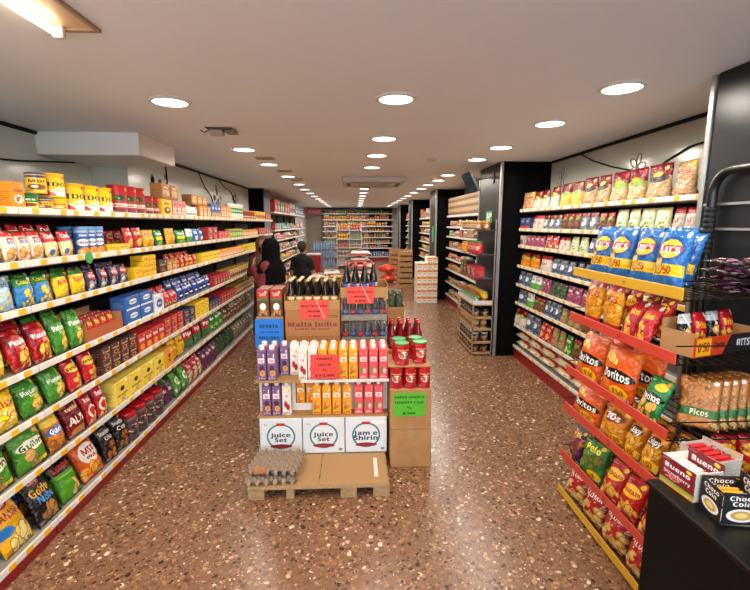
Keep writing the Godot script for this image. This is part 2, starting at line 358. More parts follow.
		"nutmix": "8a7a62 s:26,.05,.05,.9,.9,.08,c9b490,5a3f2c t:Mix,.5,.25,.14,ffffff",
		# grains and dried fruit opposite
		"ricewhite": "d9cfc0 r:0,0,1,.4,7d0f1a e:.62,.42,.3,.09,7ab03a e:.5,.34,.2,.06,e8b82a s:40,.04,.5,.92,.48,.035,e8dfd0,cfc0ac",
		"grainyellow": "ecc75a r:0,0,1,.42,7d0f1a e:.66,.44,.28,.09,7ab03a r:.1,.9,.5,.1,f2c41a s:40,.04,.52,.92,.46,.04,f4dc8a,d9a838",
		"chickpea": "dcb988 r:0,0,1,.42,7d0f1a e:.6,.46,.36,.1,7ab03a e:.5,.36,.25,.07,e8b82a s:70,.03,.52,.94,.46,.06,ecd0a2,c49a62",
		"lentilbag": "caa77a r:0,0,1,.36,7d0f1a e:.5,.42,.44,.12,3a3030 e:.5,.3,.24,.07,e8b82a s:80,.03,.52,.94,.46,.035,dcc096,b08a5a",
		"peanutbag": "c49a6c t:Cacahuete,.5,.3,.1,b0242c s:70,.03,.05,.94,.9,.06,d9b488,a67444 t:Cacahuete,.5,.3,.1,b0242c",
		"greenwhite": "ccd0a8 e:.5,.4,.36,.14,ecefd6 t:Semola,.5,.4,.12,5a8a3a s:6,.2,.6,.6,.25,.07,8ab04a,4a7a2c r:0,.85,1,.15,cfd8a8",
		"spicegrey": "6a7076 r:0,0,1,.28,6a1820 e:.5,.55,.3,.2,dfe6ea s:30,.05,.3,.9,.66,.05,b4bcc4,5a6068",
		"spicewhite": "c9bfb2 r:0,0,1,.25,a81c28 t:Sal,.5,.5,.18,a81c28 s:10,.1,.62,.8,.3,.05,c2b8ac,f2eee6",
		"bluenavy": "26406e t:Sal,.5,.3,.17,ffffff r:0,.7,1,.3,c23038",
		"pinkcandy": "94405e s:14,.05,.1,.9,.85,.11,d98aa8,8a2450 t:Choc,.5,.3,.14,ffffff",
		"bluesilver": "56657e s:30,.03,.05,.94,.9,.09,b9c4d0,26365a e:.5,.5,.26,.16,dfe6f0",
		"datebrown": "7a4a30 r:0,0,1,.3,8f1620 e:.6,.34,.28,.09,6aa83a s:18,.05,.45,.9,.5,.09,96643c,4c2a1a",
		"orangefruit": "e08a1c r:0,0,1,.3,8f1620 e:.45,.3,.3,.09,7ab03a s:14,.05,.4,.9,.55,.12,f0a62c,c8661a",
		"greennet": "3a4a38 s:26,.05,.05,.9,.9,.08,5a8a44,22282a",
		"flourwhite": "d8ccb8 t:Harina,.5,.35,.14,a81c28 r:0,.7,1,.12,c8202a r:0,.82,1,.05,e8b82a",
		"brownpaper": "a3835c e:.6,.3,.26,.1,7ab03a t:Panela,.45,.55,.13,5a3418",
		# crisps on the wire rack
		"lays": "2a6fb8 e:.5,.36,.4,.2,1f4f9a e:.5,.36,.33,.15,f3c52a r:.16,.31,.68,.1,c8222c t:Lay's,.5,.36,.14,ffffff,s r:.04,.6,.92,.18,f6c81c t:1'50,.5,.69,.13,b01c22 s:4,.02,.55,.35,.15,.14,d9a23c,f2cf72",
		"ruffred": "b8161f t:Fritos,.5,.32,.17,f6cf2a e:.5,.34,.44,.1,d8242a t:Fritos,.5,.34,.15,f6cf2a s:10,.1,.56,.8,.38,.12,d98a24,f3c050",
		"boccabag": "e39a1c r:0,0,1,.16,c81f26 t:JUMPERS,.5,.32,.15,8a1c14 s:18,.06,.44,.88,.36,.12,f0b83a,d9841c r:0,.84,1,.16,c81f26",
		"doritos": "dd5a16 d:.0,.2,.25,e8751f e:.5,.55,.46,.12,1a1414 t:Doritos,.5,.55,.16,ffffff s:4,.1,.2,.3,.2,.13,f2b03a,f6cf6a e:.62,.84,.24,.11,f6c81c t:1'50,.62,.84,.1,a81c1c",
		"doritosgreen": "1f7d3c e:.5,.5,.46,.12,141a14 t:Doritos,.5,.5,.15,ffffff s:9,.05,.62,.9,.34,.12,d98a3c,f2c05a e:.7,.22,.2,.1,f6c81c",
		"goldcrunch": "d9841c e:.5,.3,.36,.16,8a3a18 t:3Ds,.5,.3,.18,ffffff s:16,.06,.48,.88,.34,.12,f2b43a,c9701c e:.7,.84,.22,.11,f6c81c t:1'50,.7,.84,.1,a81c1c",
		"lightcrisp": "c8791c e:.5,.24,.38,.12,5a2a14 t:Crispy,.5,.24,.14,ffffff s:16,.05,.42,.9,.4,.12,f0c04a,d9922c e:.6,.8,.3,.15,f6c81c t:1'50,.6,.8,.13,a81c1c",
		"kidmix": "4a1f4c t:Risk,.5,.2,.16,f2c82a s:16,.05,.32,.9,.4,.14,c9782c,6a2a5a e:.26,.84,.22,.12,f6c81c t:1,.26,.84,.12,a81c1c",
		"kidgreen": "2f7a2c t:Pelo,.5,.2,.17,f6e23a s:14,.05,.34,.9,.4,.13,8a5a2c,4aa034 e:.7,.84,.24,.12,f6c81c t:1,.7,.84,.12,a81c1c",
		"redmesh": "b81a28 s:46,.02,.02,.96,.4,.045,f0d2d2,d88a90 r:.06,.16,.88,.16,b81a28 t:PALOMA,.5,.24,.12,ffffff s:26,.04,.5,.92,.48,.12,d9a24a,f0cf86",
		"redsnack": "bf1f26 e:.5,.34,.4,.15,f6c01c t:Pelotazo,.5,.34,.11,a81418 s:12,.08,.55,.84,.4,.12,e2902c,f6c85a",
		"bitblack": "1c1a1e r:0,0,1,.26,c8cdd2 d:.3,.14,.3,e8e8ea e:.5,.5,.3,.13,e8a81c t:Bits,.5,.5,.13,ffffff s:6,.1,.7,.8,.24,.09,8a4a24,c97a2c",
		"breadsnack": "c07a3c r:0,.62,1,.16,2c6a2c t:Picos,.5,.7,.11,f0e8c8 s:30,.04,.04,.92,.52,.09,d9a05a,9a5a2a s:6,.1,.8,.8,.16,.1,e0b878,c98a4c",
		"darkflower": "1a161a e:.5,.35,.35,.12,c8242a t:Grefus,.5,.35,.12,ffffff s:6,.15,.6,.7,.3,.12,d8a0c0,8a4a7a",
		# counter boxes
		"waferbox": "7a1626 d:.0,.2,.3,8f2030 t:Bueno,.5,.26,.16,ffffff t:Strawberry,.5,.5,.13,f0dce0 r:0,.78,1,.1,8ab83a r:0,.88,1,.12,e8a23a s:5,.1,.6,.8,.2,.1,c8303a,e6a0a0 k:f0ece4",
		"coinbox": "17171b t:Choco,.5,.17,.14,f4f4f6 t:Coin,.5,.33,.14,f4f4f6 e:.5,.68,.38,.2,e9e9ec e:.5,.68,.27,.14,c9a24a e:.5,.68,.16,.08,e8cf86 s:12,.03,.03,.94,.4,.018,e8b83a,c8484a k:232327",
		"redbar": "c8161f t:Bars,.5,.4,.3,ffe9c8 r:0,.8,1,.08,8f0e16",
		# promotional island
		"juicepurple": "7d5a88 r:.1,.24,.8,.18,f4ecef t:Fruity,.5,.33,.1,c2242c e:.52,.58,.3,.1,4a1f3c e:.6,.76,.32,.1,e8b04a e:.6,.76,.2,.06,d9862c t:JUICE,.5,.92,.06,e8dfe6",
		"juicewhite": "ece4dc r:.1,.24,.8,.16,f8f4f0 t:Fruity,.5,.32,.1,c2242c e:.4,.62,.22,.11,c01c26 e:.68,.72,.22,.11,a8141e r:.3,.44,.05,.12,4a7a2c t:CHERRY,.5,.92,.06,7a2a2c",
		"juiceorange": "f0a01a r:.1,.24,.8,.16,f8ecd8 t:Fruity,.5,.32,.1,c2242c e:.5,.66,.34,.13,e2601c e:.6,.62,.18,.07,f6c24a e:.24,.78,.16,.05,4a8a2c t:MANGO,.5,.92,.06,8a3a10",
		"juicepink": "e2525a r:.1,.24,.8,.16,f8e4e0 t:Fruity,.5,.32,.1,c2242c e:.34,.68,.24,.1,4a9a3a e:.64,.72,.26,.11,ef9a8a e:.64,.72,.14,.06,f6c8b8 t:GUAVA,.5,.92,.06,ffffff",
		"jambox": "e3e9f0 e:.5,.5,.34,.36,2f7f86 e:.5,.5,.3,.315,e6ecf2 e:.5,.78,.26,.06,8f2430 r:.4,.12,.2,.08,c2242c t:Juice,.5,.46,.12,2a3a44 t:Set,.5,.6,.12,2a3a44 t:1L,.14,.16,.05,9a8a5a e:.9,.9,.05,.04,9a8a5a k:dfe5ec",
		"jamboxb": "e3e9f0 e:.5,.5,.34,.36,2f7f86 e:.5,.5,.3,.315,e6ecf2 e:.5,.78,.26,.06,8f2430 r:.4,.12,.2,.08,c2242c t:Jam_e,.5,.44,.13,1f3a5c t:Shirin,.5,.59,.13,1f3a5c r:.66,.08,.3,.1,f6f6f6 e:.9,.9,.05,.04,9a8a5a k:dfe5ec",
		"maltbox": "a9713f t:Malta_India,.5,.42,.14,7a1c1c,s t:bebida_de_malta,.5,.56,.05,7a1c1c r:.72,.16,.24,.07,6a4020 r:.75,.18,.18,.03,a9713f r:0,.78,1,.012,7a4e28 k:a06a3a",
		"maltlabel": "b8894e r:.1,.1,.8,.8,e6d2a0 t:Malta,.5,.4,.2,7a1c1c r:.2,.6,.6,.1,c8a23a",
		"hazelbox": "5a3418 r:0,0,1,.34,c21c22 t:Caffe,.5,.18,.13,f4e0c0 r:0,.34,1,.09,2f7a3a e:.5,.64,.28,.14,f4efe6 s:8,.05,.76,.9,.2,.1,b06a2c,d9a05a k:8a4a24",
		"maltblack": "1a1618 r:0,.2,1,.3,d8dfe6 r:0,.2,.45,.3,3a6ab0 t:Malt,.6,.35,.14,b81c22 r:0,.5,1,.1,c8222c",
		"redtinlabel": "c2141f e:.5,.5,.32,.26,6a0c14 e:.5,.52,.25,.19,f0e8dc t:Tomate,.5,.26,.1,f6e0a0 s:8,.3,.42,.4,.2,.09,c8303a,e8a23a r:0,.86,1,.14,a00f18",
		"sign_blue": "1f78d8 t:OFERTA,.5,.26,.11,12243c t:Caffe_molido_250g,.5,.45,.05,12243c t:AVELLANA,.5,.64,.09,12243c t:11~75,.5,.86,.08,12243c",
		"sign_red": "ee4a40 t:FRUITY,.5,.18,.1,3a0f10 t:JUICE,.5,.42,.1,3a0f10 t:1L,.5,.64,.09,3a0f10 t:2_X_2.50€,.5,.86,.1,3a0f10",
		"sign_malt": "ef5048 t:MALTA_INDIA,.5,.3,.11,3a0f10 t:6x330,.5,.58,.1,3a0f10 t:5.99€,.5,.84,.1,3a0f10 d:.55,.05,.3,f6a09a",
		"sign_green": "58b82c t:SUPER_OFERTA,.5,.18,.09,143a10 t:TOMATE_CAJA,.5,.4,.09,143a10 t:1L,.5,.62,.09,143a10 t:8~50€,.5,.86,.1,143a10",
		"sign_exit": "1f9a4a r:.5,.15,.12,.7,ffffff r:.2,.15,.12,.7,ffffff r:.3,.42,.25,.16,ffffff r:.7,.2,.2,.3,eaf6ee",
		"tray_price": "d8441c d:.6,.6,-.12,1f1c22 r:.05,.06,.24,.88,f6b81c T:0'50,.17,.5,.2,.8,a81818 T:Cheetos,.42,.45,.2,.55,1c1416 T:BITS,.82,.5,.26,.7,e8e8ea",
		"pinksign": "ee7a86 t:CAJA,.5,.5,.3,f6dfe2",
		"ricesack": "e2dace r:0,0,1,.07,b81c26 r:0,.2,1,.1,e8a82a r:.0,.07,.2,.93,2a2426 e:.5,.56,.34,.16,1c1a1c t:RICE,.5,.56,.14,f6e6c0 r:0,.94,1,.06,c8202a",
		"orangecarton": "f4f0ea r:0,0,1,.34,ee8a1c t:Leche,.5,.6,.14,5a5a66 r:0,.5,1,.03,e0a04a k:f0e6da",
		"sackred": "d8401c t:Arroz,.5,.4,.14,f6d23a s:10,.1,.1,.8,.8,.1,e8661c,c8281c",
		"water": "8ab8e0 e:.5,.5,.3,.2,e8f2fa t:Agua,.5,.5,.15,2a62b0",
		"diamond": "d9d4cf s:30,.02,.02,.96,.96,.09,c23a40,e8e2dc",
	}
	for k in D: draw_design(k, D[k])
	# everyday packs in plain colours for the far shelves
	var plain = [["red", "b3222a", "f2e2c0"], ["yellow", "edc02a", "a8281c"], ["green", "3f8a3a", "f2efd8"], ["blue", "2f62a8", "f2f2f4"], ["white", "c9c2b6", "8f2a30"], ["brown", "8a5a36", "f0d9ac"], ["orange", "dd7f22", "fff0d8"], ["cream", "b89a6c", "6a3a1c"], ["black", "26232a", "d9b04a"], ["pink", "b06a70", "f2dcd6"], ["teal", "3a8f96", "f2f6f2"], ["purple", "6a3f78", "f0e2f0"]]
	for c in plain:
		draw_design("pk_" + c[0], "%s r:0,.42,1,.4,4a3426 e:.5,.62,.34,.18,%s t:%s,.5,.26,.14,%s s:7,.25,.5,.5,.25,.09,%s,6a4422" % [c[1], c[2], ["Casa", "Oro", "Sol", "Mar", "Rio"][hash(c[0]) % 5], c[2], c[1]])
	print("designs ", cells.size())
const PLAIN := ["red", "yellow", "green", "blue", "white", "brown", "orange", "cream", "black", "pink", "teal", "purple"]

# ------------------------------------------------------------------ materials
func flat(hex: String, rough := 0.6, metal := 0.0, spec := 0.5) -> StandardMaterial3D:
	var key = "%s/%.2f/%.2f/%.2f" % [hex, rough, metal, spec]
	if not plain_cache.has(key):
		var m := StandardMaterial3D.new(); m.albedo_color = hexc(hex); m.roughness = rough; m.metallic = metal; m.metallic_specular = spec
		plain_cache[key] = m
	return plain_cache[key]
func printed(rough: float, tex: Texture2D) -> StandardMaterial3D:
	var m := StandardMaterial3D.new(); m.albedo_texture = tex; m.roughness = rough; m.metallic_specular = 0.5
	return m
func noisy(hexa: String, hexb: String, freq: float, scale: float, rough: float, seed_: int, size := 512) -> StandardMaterial3D:
	var n := FastNoiseLite.new(); n.seed = seed_; n.frequency = freq; n.fractal_octaves = 4
	var t := NoiseTexture2D.new(); t.noise = n; t.width = size; t.height = size; t.seamless = true; t.normalize = true
	var g := Gradient.new(); g.set_color(0, hexc(hexa)); g.set_color(1, hexc(hexb)); t.color_ramp = g
	var m := StandardMaterial3D.new(); m.albedo_texture = t; m.roughness = rough
	m.uv1_triplanar = true; m.uv1_world_triplanar = true; m.uv1_scale = Vector3.ONE * scale
	return m
func make_materials():
	var tex := ImageTexture.create_from_image(atlas)
	M.foil = printed(0.2, tex)
	# crinkles of thin film, fine relief only
	var cn := FastNoiseLite.new(); cn.seed = 77; cn.noise_type = FastNoiseLite.TYPE_CELLULAR; cn.frequency = 0.028; cn.fractal_octaves = 3; cn.cellular_return_type = FastNoiseLite.RETURN_DISTANCE2_SUB
	var ct := NoiseTexture2D.new(); ct.noise = cn; ct.width = 2048; ct.height = 2048; ct.as_normal_map = true; ct.bump_strength = 5.0
	M.foil.normal_enabled = true; M.foil.normal_texture = ct; M.foil.normal_scale = 1.1
	M.card = printed(0.55, tex); M.tin = printed(0.34, tex); M.paper = printed(0.8, tex)
	# terrazzo: stone chips set in brown cement, ground flat
	var N := 1024
	var im := Image.create(N, N, false, Image.FORMAT_RGBA8); im.fill(hexc("83624a"))
	var r2 := RandomNumberGenerator.new(); r2.seed = 5
	var tones = ["8f6b50", "9d7859", "6c4c37", "59402e", "ae8a6a", "835f46", "957254", "352822", "c8b29a", "765339"]
	for k in 15000:
		var big = r2.randf()
		var rr = 1.5 + 9.0 * pow(big, 3.5)
		var tone = tones[r2.randi() % tones.size()] if big < 0.7 else tones[[1, 2, 3, 7, 4, 0, 2, 5, 6, 9, 3, 8][r2.randi() % 12]]
		if tone == "c8b29a" and r2.randf() < 0.3: tone = "e2d3c0"
		var x = r2.randf() * N; var y = r2.randf() * N; var q = r2.randf_range(0.45, 0.95); var a = r2.randf() * PI
		var c = hexc(tone)
		c = c.lerp(Color(c.r * 1.1, c.g * 1.05, c.b), r2.randf())
		for ox in ([0, N, -N] if x < 10 or x > N - 10 else [0]):
			for oy in ([0, N, -N] if y < 10 or y > N - 10 else [0]):
				ellipse(im, x + ox, y + oy, rr, rr * q, c, a)
	M.floor = StandardMaterial3D.new(); M.floor.albedo_texture = ImageTexture.create_from_image(im)
	M.floor.roughness = 0.27; M.floor.uv1_triplanar = true; M.floor.uv1_world_triplanar = true; M.floor.uv1_scale = Vector3.ONE * 0.72
	M.ceiling = noisy("eef2f6", "f4f7fa", 0.004, 0.3, 0.85, 3)
	M.wall = noisy("b4b4aa", "c0c0b6", 0.006, 0.4, 0.12, 4)
	M.white = flat("d9d7d2", 0.4); M.rail = flat("e2dfd8", 0.35)
	M.black = flat("0f0f10", 0.5, 0.0, 0.3); M.blackmat = noisy("0b0b0c", "101012", 0.02, 1.0, 0.6, 8, 256); M.blackmat.metallic_specular = 0.12
	M.grey_panel = flat("25272a", 0.32, 0.0, 0.3); M.steel = flat("a9abad", 0.35, 0.7)
	M.red = flat("8f1016", 0.4); M.tag = flat("f0b51e", 0.5); M.tagw = flat("f2efe6", 0.6)
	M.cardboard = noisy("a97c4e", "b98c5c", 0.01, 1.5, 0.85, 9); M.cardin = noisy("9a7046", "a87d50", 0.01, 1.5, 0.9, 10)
	M.wood = noisy("9c7f5c", "b89a72", 0.02, 1.0, 0.8, 12); M.wood.uv1_scale = Vector3(3, 3, 0.6)
	M.wire = flat("141415", 0.35, 0.4)
	M.clear = StandardMaterial3D.new(); M.clear.transparency = BaseMaterial3D.TRANSPARENCY_ALPHA; M.clear.albedo_color = Color(0.95, 0.97, 1.0, 0.1); M.clear.roughness = 0.05
	M.film = StandardMaterial3D.new(); M.film.transparency = BaseMaterial3D.TRANSPARENCY_ALPHA; M.film.albedo_color = Color(0.5, 0.52, 0.56, 0.1); M.film.roughness = 0.1
	M.tube = StandardMaterial3D.new(); M.tube.emission_enabled = true; M.tube.emission = Color(1.0, 0.88, 0.72); M.tube.emission_energy_multiplier = 14.0
	M.glow = StandardMaterial3D.new(); M.glow.albedo_color = Color(1, 1, 1); M.glow.emission_enabled = true; M.glow.emission = Color(1.0, 0.97, 0.92); M.glow.emission_energy_multiplier = 6.0

# ------------------------------------------------------------------ the shop itself
func build_setting():
	struct(boxed(Vector3(-3.2, -0.15, 3.2), Vector3(3.2, 0, -20.6)), "floor", M.floor, "speckled brown terrazzo floor")
	struct(boxed(Vector3(-3.2, CEIL, 3.2), Vector3(3.2, CEIL + 0.2, -20.6)), "ceiling", M.ceiling, "smooth off-white plaster ceiling")
	var w := Build.new()
	w.span(Vector3(-2.75, 0, 3.0), Vector3(-2.55, CEIL, -4.45)); w.span(Vector3(-2.75, 0, -4.45), Vector3(-2.2, CEIL, -20.4))
	struct(w, "wall_left", noisy("d2d2c8", "dcdcd2", 0.006, 0.4, 0.14, 14), "pale grey wall behind the snack gondola")
	struct(boxed(Vector3(2.34, 0, 3.0), Vector3(2.55, CEIL, -20.4)), "wall_right", M.wall, "pale grey wall behind the grain gondola")
	struct(boxed(Vector3(-2.75, 0, -20.2), Vector3(2.55, CEIL, -20.4)), "wall_back", M.wall, "far end wall behind the drinks shelves")
	var fw := Build.new()   # shop front with a glazed opening to the street
	fw.span(Vector3(-2.75, 0, 3.0), Vector3(-1.6, CEIL, 3.2)); fw.span(Vector3(1.75, 0, 3.0), Vector3(2.55, CEIL, 3.2)); fw.span(Vector3(-1.6, 2.2, 3.0), Vector3(1.75, CEIL, 3.2)); fw.span(Vector3(-1.6, 0, 3.0), Vector3(1.75, 0.35, 3.2))
	struct(fw, "wall_front", M.wall, "pale wall at the street end of the shop")
	var wf := Build.new()
	for x in [-1.6, -0.5, 0.6, 1.7]: wf.span(Vector3(x, 0.35, 3.07), Vector3(x + 0.05, 2.2, 3.12))
	var win = struct(wf, "window_1", M.grey_panel, "shop front window frame to the street")
	for x in [-1.55, -0.45, 0.65]: part(boxed(Vector3(x, 0.35, 3.09), Vector3(x + 1.05, 2.2, 3.096)), "pane", M.clear, win)
	struct(boxed(Vector3(-2.55, 2.2, -3.74), Vector3(-1.74, CEIL, -4.45), 0.006), "trim_1", flat("efeae3", 0.8), "white boxed-in soffit under the ceiling")
	# dark shadow-gap moulding where walls meet the ceiling
	struct(boxed(Vector3(-2.55, CEIL - 0.025, 3.0), Vector3(-2.525, CEIL, -3.74)), "trim_2", M.black, "thin black moulding at the ceiling")
	struct(boxed(Vector3(-2.2, CEIL - 0.025, -4.47), Vector3(-2.175, CEIL, -9.3)), "trim_3", M.black, "thin black moulding at the ceiling")
	struct(boxed(Vector3(2.34, CEIL - 0.025, -2.9), Vector3(2.318, CEIL, -5.2)), "trim_4", M.black, "thin black moulding at the ceiling")
	# black clad columns with a grey face to the aisle and metal corner strips
	var cols = [[1.79, 2.34, -2.22, 0.9], [1.73, 2.34, -5.23, -6.1], [1.73, 2.34, -9.4, -10.1], [1.73, 2.34, -13.4, -14.1], [1.73, 2.34, -17.0, -17.7]]
	var near_column: Node3D
	for c in cols:
		var z0 = maxf(c[2], c[3]); var z1 = minf(c[2], c[3])
		var k = struct(boxed(Vector3(c[0] + 0.012, 0, z0), Vector3(c[1], CEIL, z1), 0.004), "column", M.blackmat, "square column clad in matt black panels")
		if near_column == null: near_column = k
		part(boxed(Vector3(c[0], 0.0, z0 - 0.03), Vector3(c[0] + 0.012, CEIL - 0.002, z1 + 0.03)), "side_panel", M.grey_panel, k)
		for z in [z0, z1]: part(boxed(Vector3(c[0] - 0.006, 0.0, z - 0.016), Vector3(c[0] + 0.03, CEIL - 0.002, z + 0.016), 0.004), "corner_strip", M.steel, k)
	var lc = struct(boxed(Vector3(-2.2, 0, -9.3), Vector3(-1.9, CEIL, -10.0)), "column", M.blackmat, "square column clad in matt black panels")
	part(boxed(Vector3(-1.9, 0, -9.33), Vector3(-1.888, CEIL - 0.002, -9.97)), "side_panel", flat("5d6368", 0.5, 0.0, 0.3), lc)
	# slatted rails on the near column
	for y in [1.62, 1.74]: part(boxed(Vector3(1.775, y, 0.9), Vector3(1.79, y + 0.012, -2.18)), "slat_rail", M.steel, near_column)
	# grey door in the end wall with a pink sign above
	var dr = struct(boxed(Vector3(-2.18, 0, -20.2), Vector3(-1.5, 2.03, -20.15), 0.006), "door_1", flat("8d8478", 0.6), "plain grey-brown door in the end wall")
	part(boxed(Vector3(-1.6, 1.0, -20.15), Vector3(-1.57, 1.12, -20.1), 0.005), "door_handle", M.steel, dr)
	for y in [0.72, 1.4]: part(boxed(Vector3(-2.1, y, -20.15), Vector3(-1.66, y + 0.02, -20.14)), "rail", flat("7a7268", 0.6), dr)
	var sg := Build.new(); sg.box(Vector3(-1.84, 2.2, -20.1), Vector3(0.72, 0.26, 0.06), 0.006, front_of("pinksign"), side_of("pinksign"))
	tag(part(sg, "door_sign", M.card, self), "pink rectangular sign with pale lettering above the grey door", "sign")
	wall_decor()

func wall_decor():
	# grey bubble stickers on the wall above the snack gondola
	var r2 := RandomNumberGenerator.new(); r2.seed = 21
	for spot in [[-2.2, -4.95, 2.05], [-2.2, -7.0, 2.06], [-2.2, -8.1, 2.1]]:
		for k in 14:
			var rr = r2.randf_range(0.015, 0.05)
			var z = spot[1] - r2.randf() * 0.42; var y = spot[2] + r2.randf_range(-0.15, 0.17)
			var b := Build.new(); b.lathe([[0.0, 0.003], [rr, 0.003], [rr, 0.0]], 14)
			var o = part(b, "bubble_sticker", flat(["4b4f52", "6c7073", "8a8e90"][k % 3], 0.6), self)
			o.rotation.z = -PI / 2; o.position = Vector3(-2.2, y, z)
			tag(o, "round grey bubble sticker on the wall above the snack gondola", "sticker", "bubble stickers on the wall")
	# drooping cables along both walls
	var runs = [
		["thin black cable drooping on the recessed wall above yellow tins", [Vector3(-2.53, 2.36, -2.6), Vector3(-2.53, 2.2, -2.9), Vector3(-2.53, 2.12, -3.2), Vector3(-2.53, 2.12, -3.5), Vector3(-2.53, 2.2, -4.2)]],
		["thin black cable hanging from the moulding beyond the soffit", [Vector3(-2.19, 2.36, -5.3), Vector3(-2.19, 2.2, -5.33), Vector3(-2.19, 2.0, -5.33), Vector3(-2.19, 1.8, -5.35)]],
		["black cable looping down the wall over oat boxes", [Vector3(-2.19, 2.36, -6.4), Vector3(-2.19, 2.2, -6.6), Vector3(-2.19, 2.05, -6.9), Vector3(-2.19, 1.85, -7.0)]],
		["black cable swinging down beside the last bubble stickers", [Vector3(-2.19, 2.36, -7.3), Vector3(-2.19, 2.26, -7.6), Vector3(-2.19, 2.2, -8.0), Vector3(-2.19, 1.95, -8.3)]],
		["black cable slanting down the wall behind the grain bags", [Vector3(2.33, 2.36, -4.55), Vector3(2.33, 2.26, -4.3), Vector3(2.33, 2.17, -4.0), Vector3(2.33, 2.1, -3.7)]],
		["dotted black string light cable draped near the near column", [Vector3(2.33, 2.3, -2.7), Vector3(2.33, 2.2, -2.85), Vector3(2.33, 2.18, -3.05), Vector3(2.33, 2.12, -3.25), Vector3(2.33, 2.05, -3.4)]],
	]
	for c in runs:
		var cv := Curve3D.new()
		for i in c[1].size():
			var t = (c[1][mini(i + 1, c[1].size() - 1)] - c[1][maxi(i - 1, 0)]) * 0.2
			cv.add_point(c[1][i], -t, t)
		var b := Build.new(); b.tube(Array(cv.tessellate(4, 6)), 0.007, 6)
		tag(part(b, "cable", M.black, self), c[0], "cable")
	# sketchy grey flower drawings on the wall by the grain bags
	for spot in [[-4.95, 2.17], [-3.62, 2.12]]:
		var b := Build.new()
		for k in 5:
			var a = TAU * k / 5.0; var pts := []
			for i in 13:
				var q = TAU * i / 12.0
				var p = Vector2(0.06 + 0.05 * cos(q), 0.028 * sin(q)).rotated(a)
				pts.append(Vector3(2.336, spot[1] + p.y, spot[0] + p.x))
			b.tube(pts, 0.0035, 4, false)
		b.tube([Vector3(2.336, spot[1], spot[0]), Vector3(2.336, spot[1] - 0.1, spot[0] - 0.03), Vector3(2.336, spot[1] - 0.2, spot[0] - 0.01)], 0.0035, 4)
		tag(part(b, "flower_drawing", flat("7a6f70", 0.8), self), "thin outline flower drawn on the wall above grain bags", "wall drawing", "outline flowers on the wall")

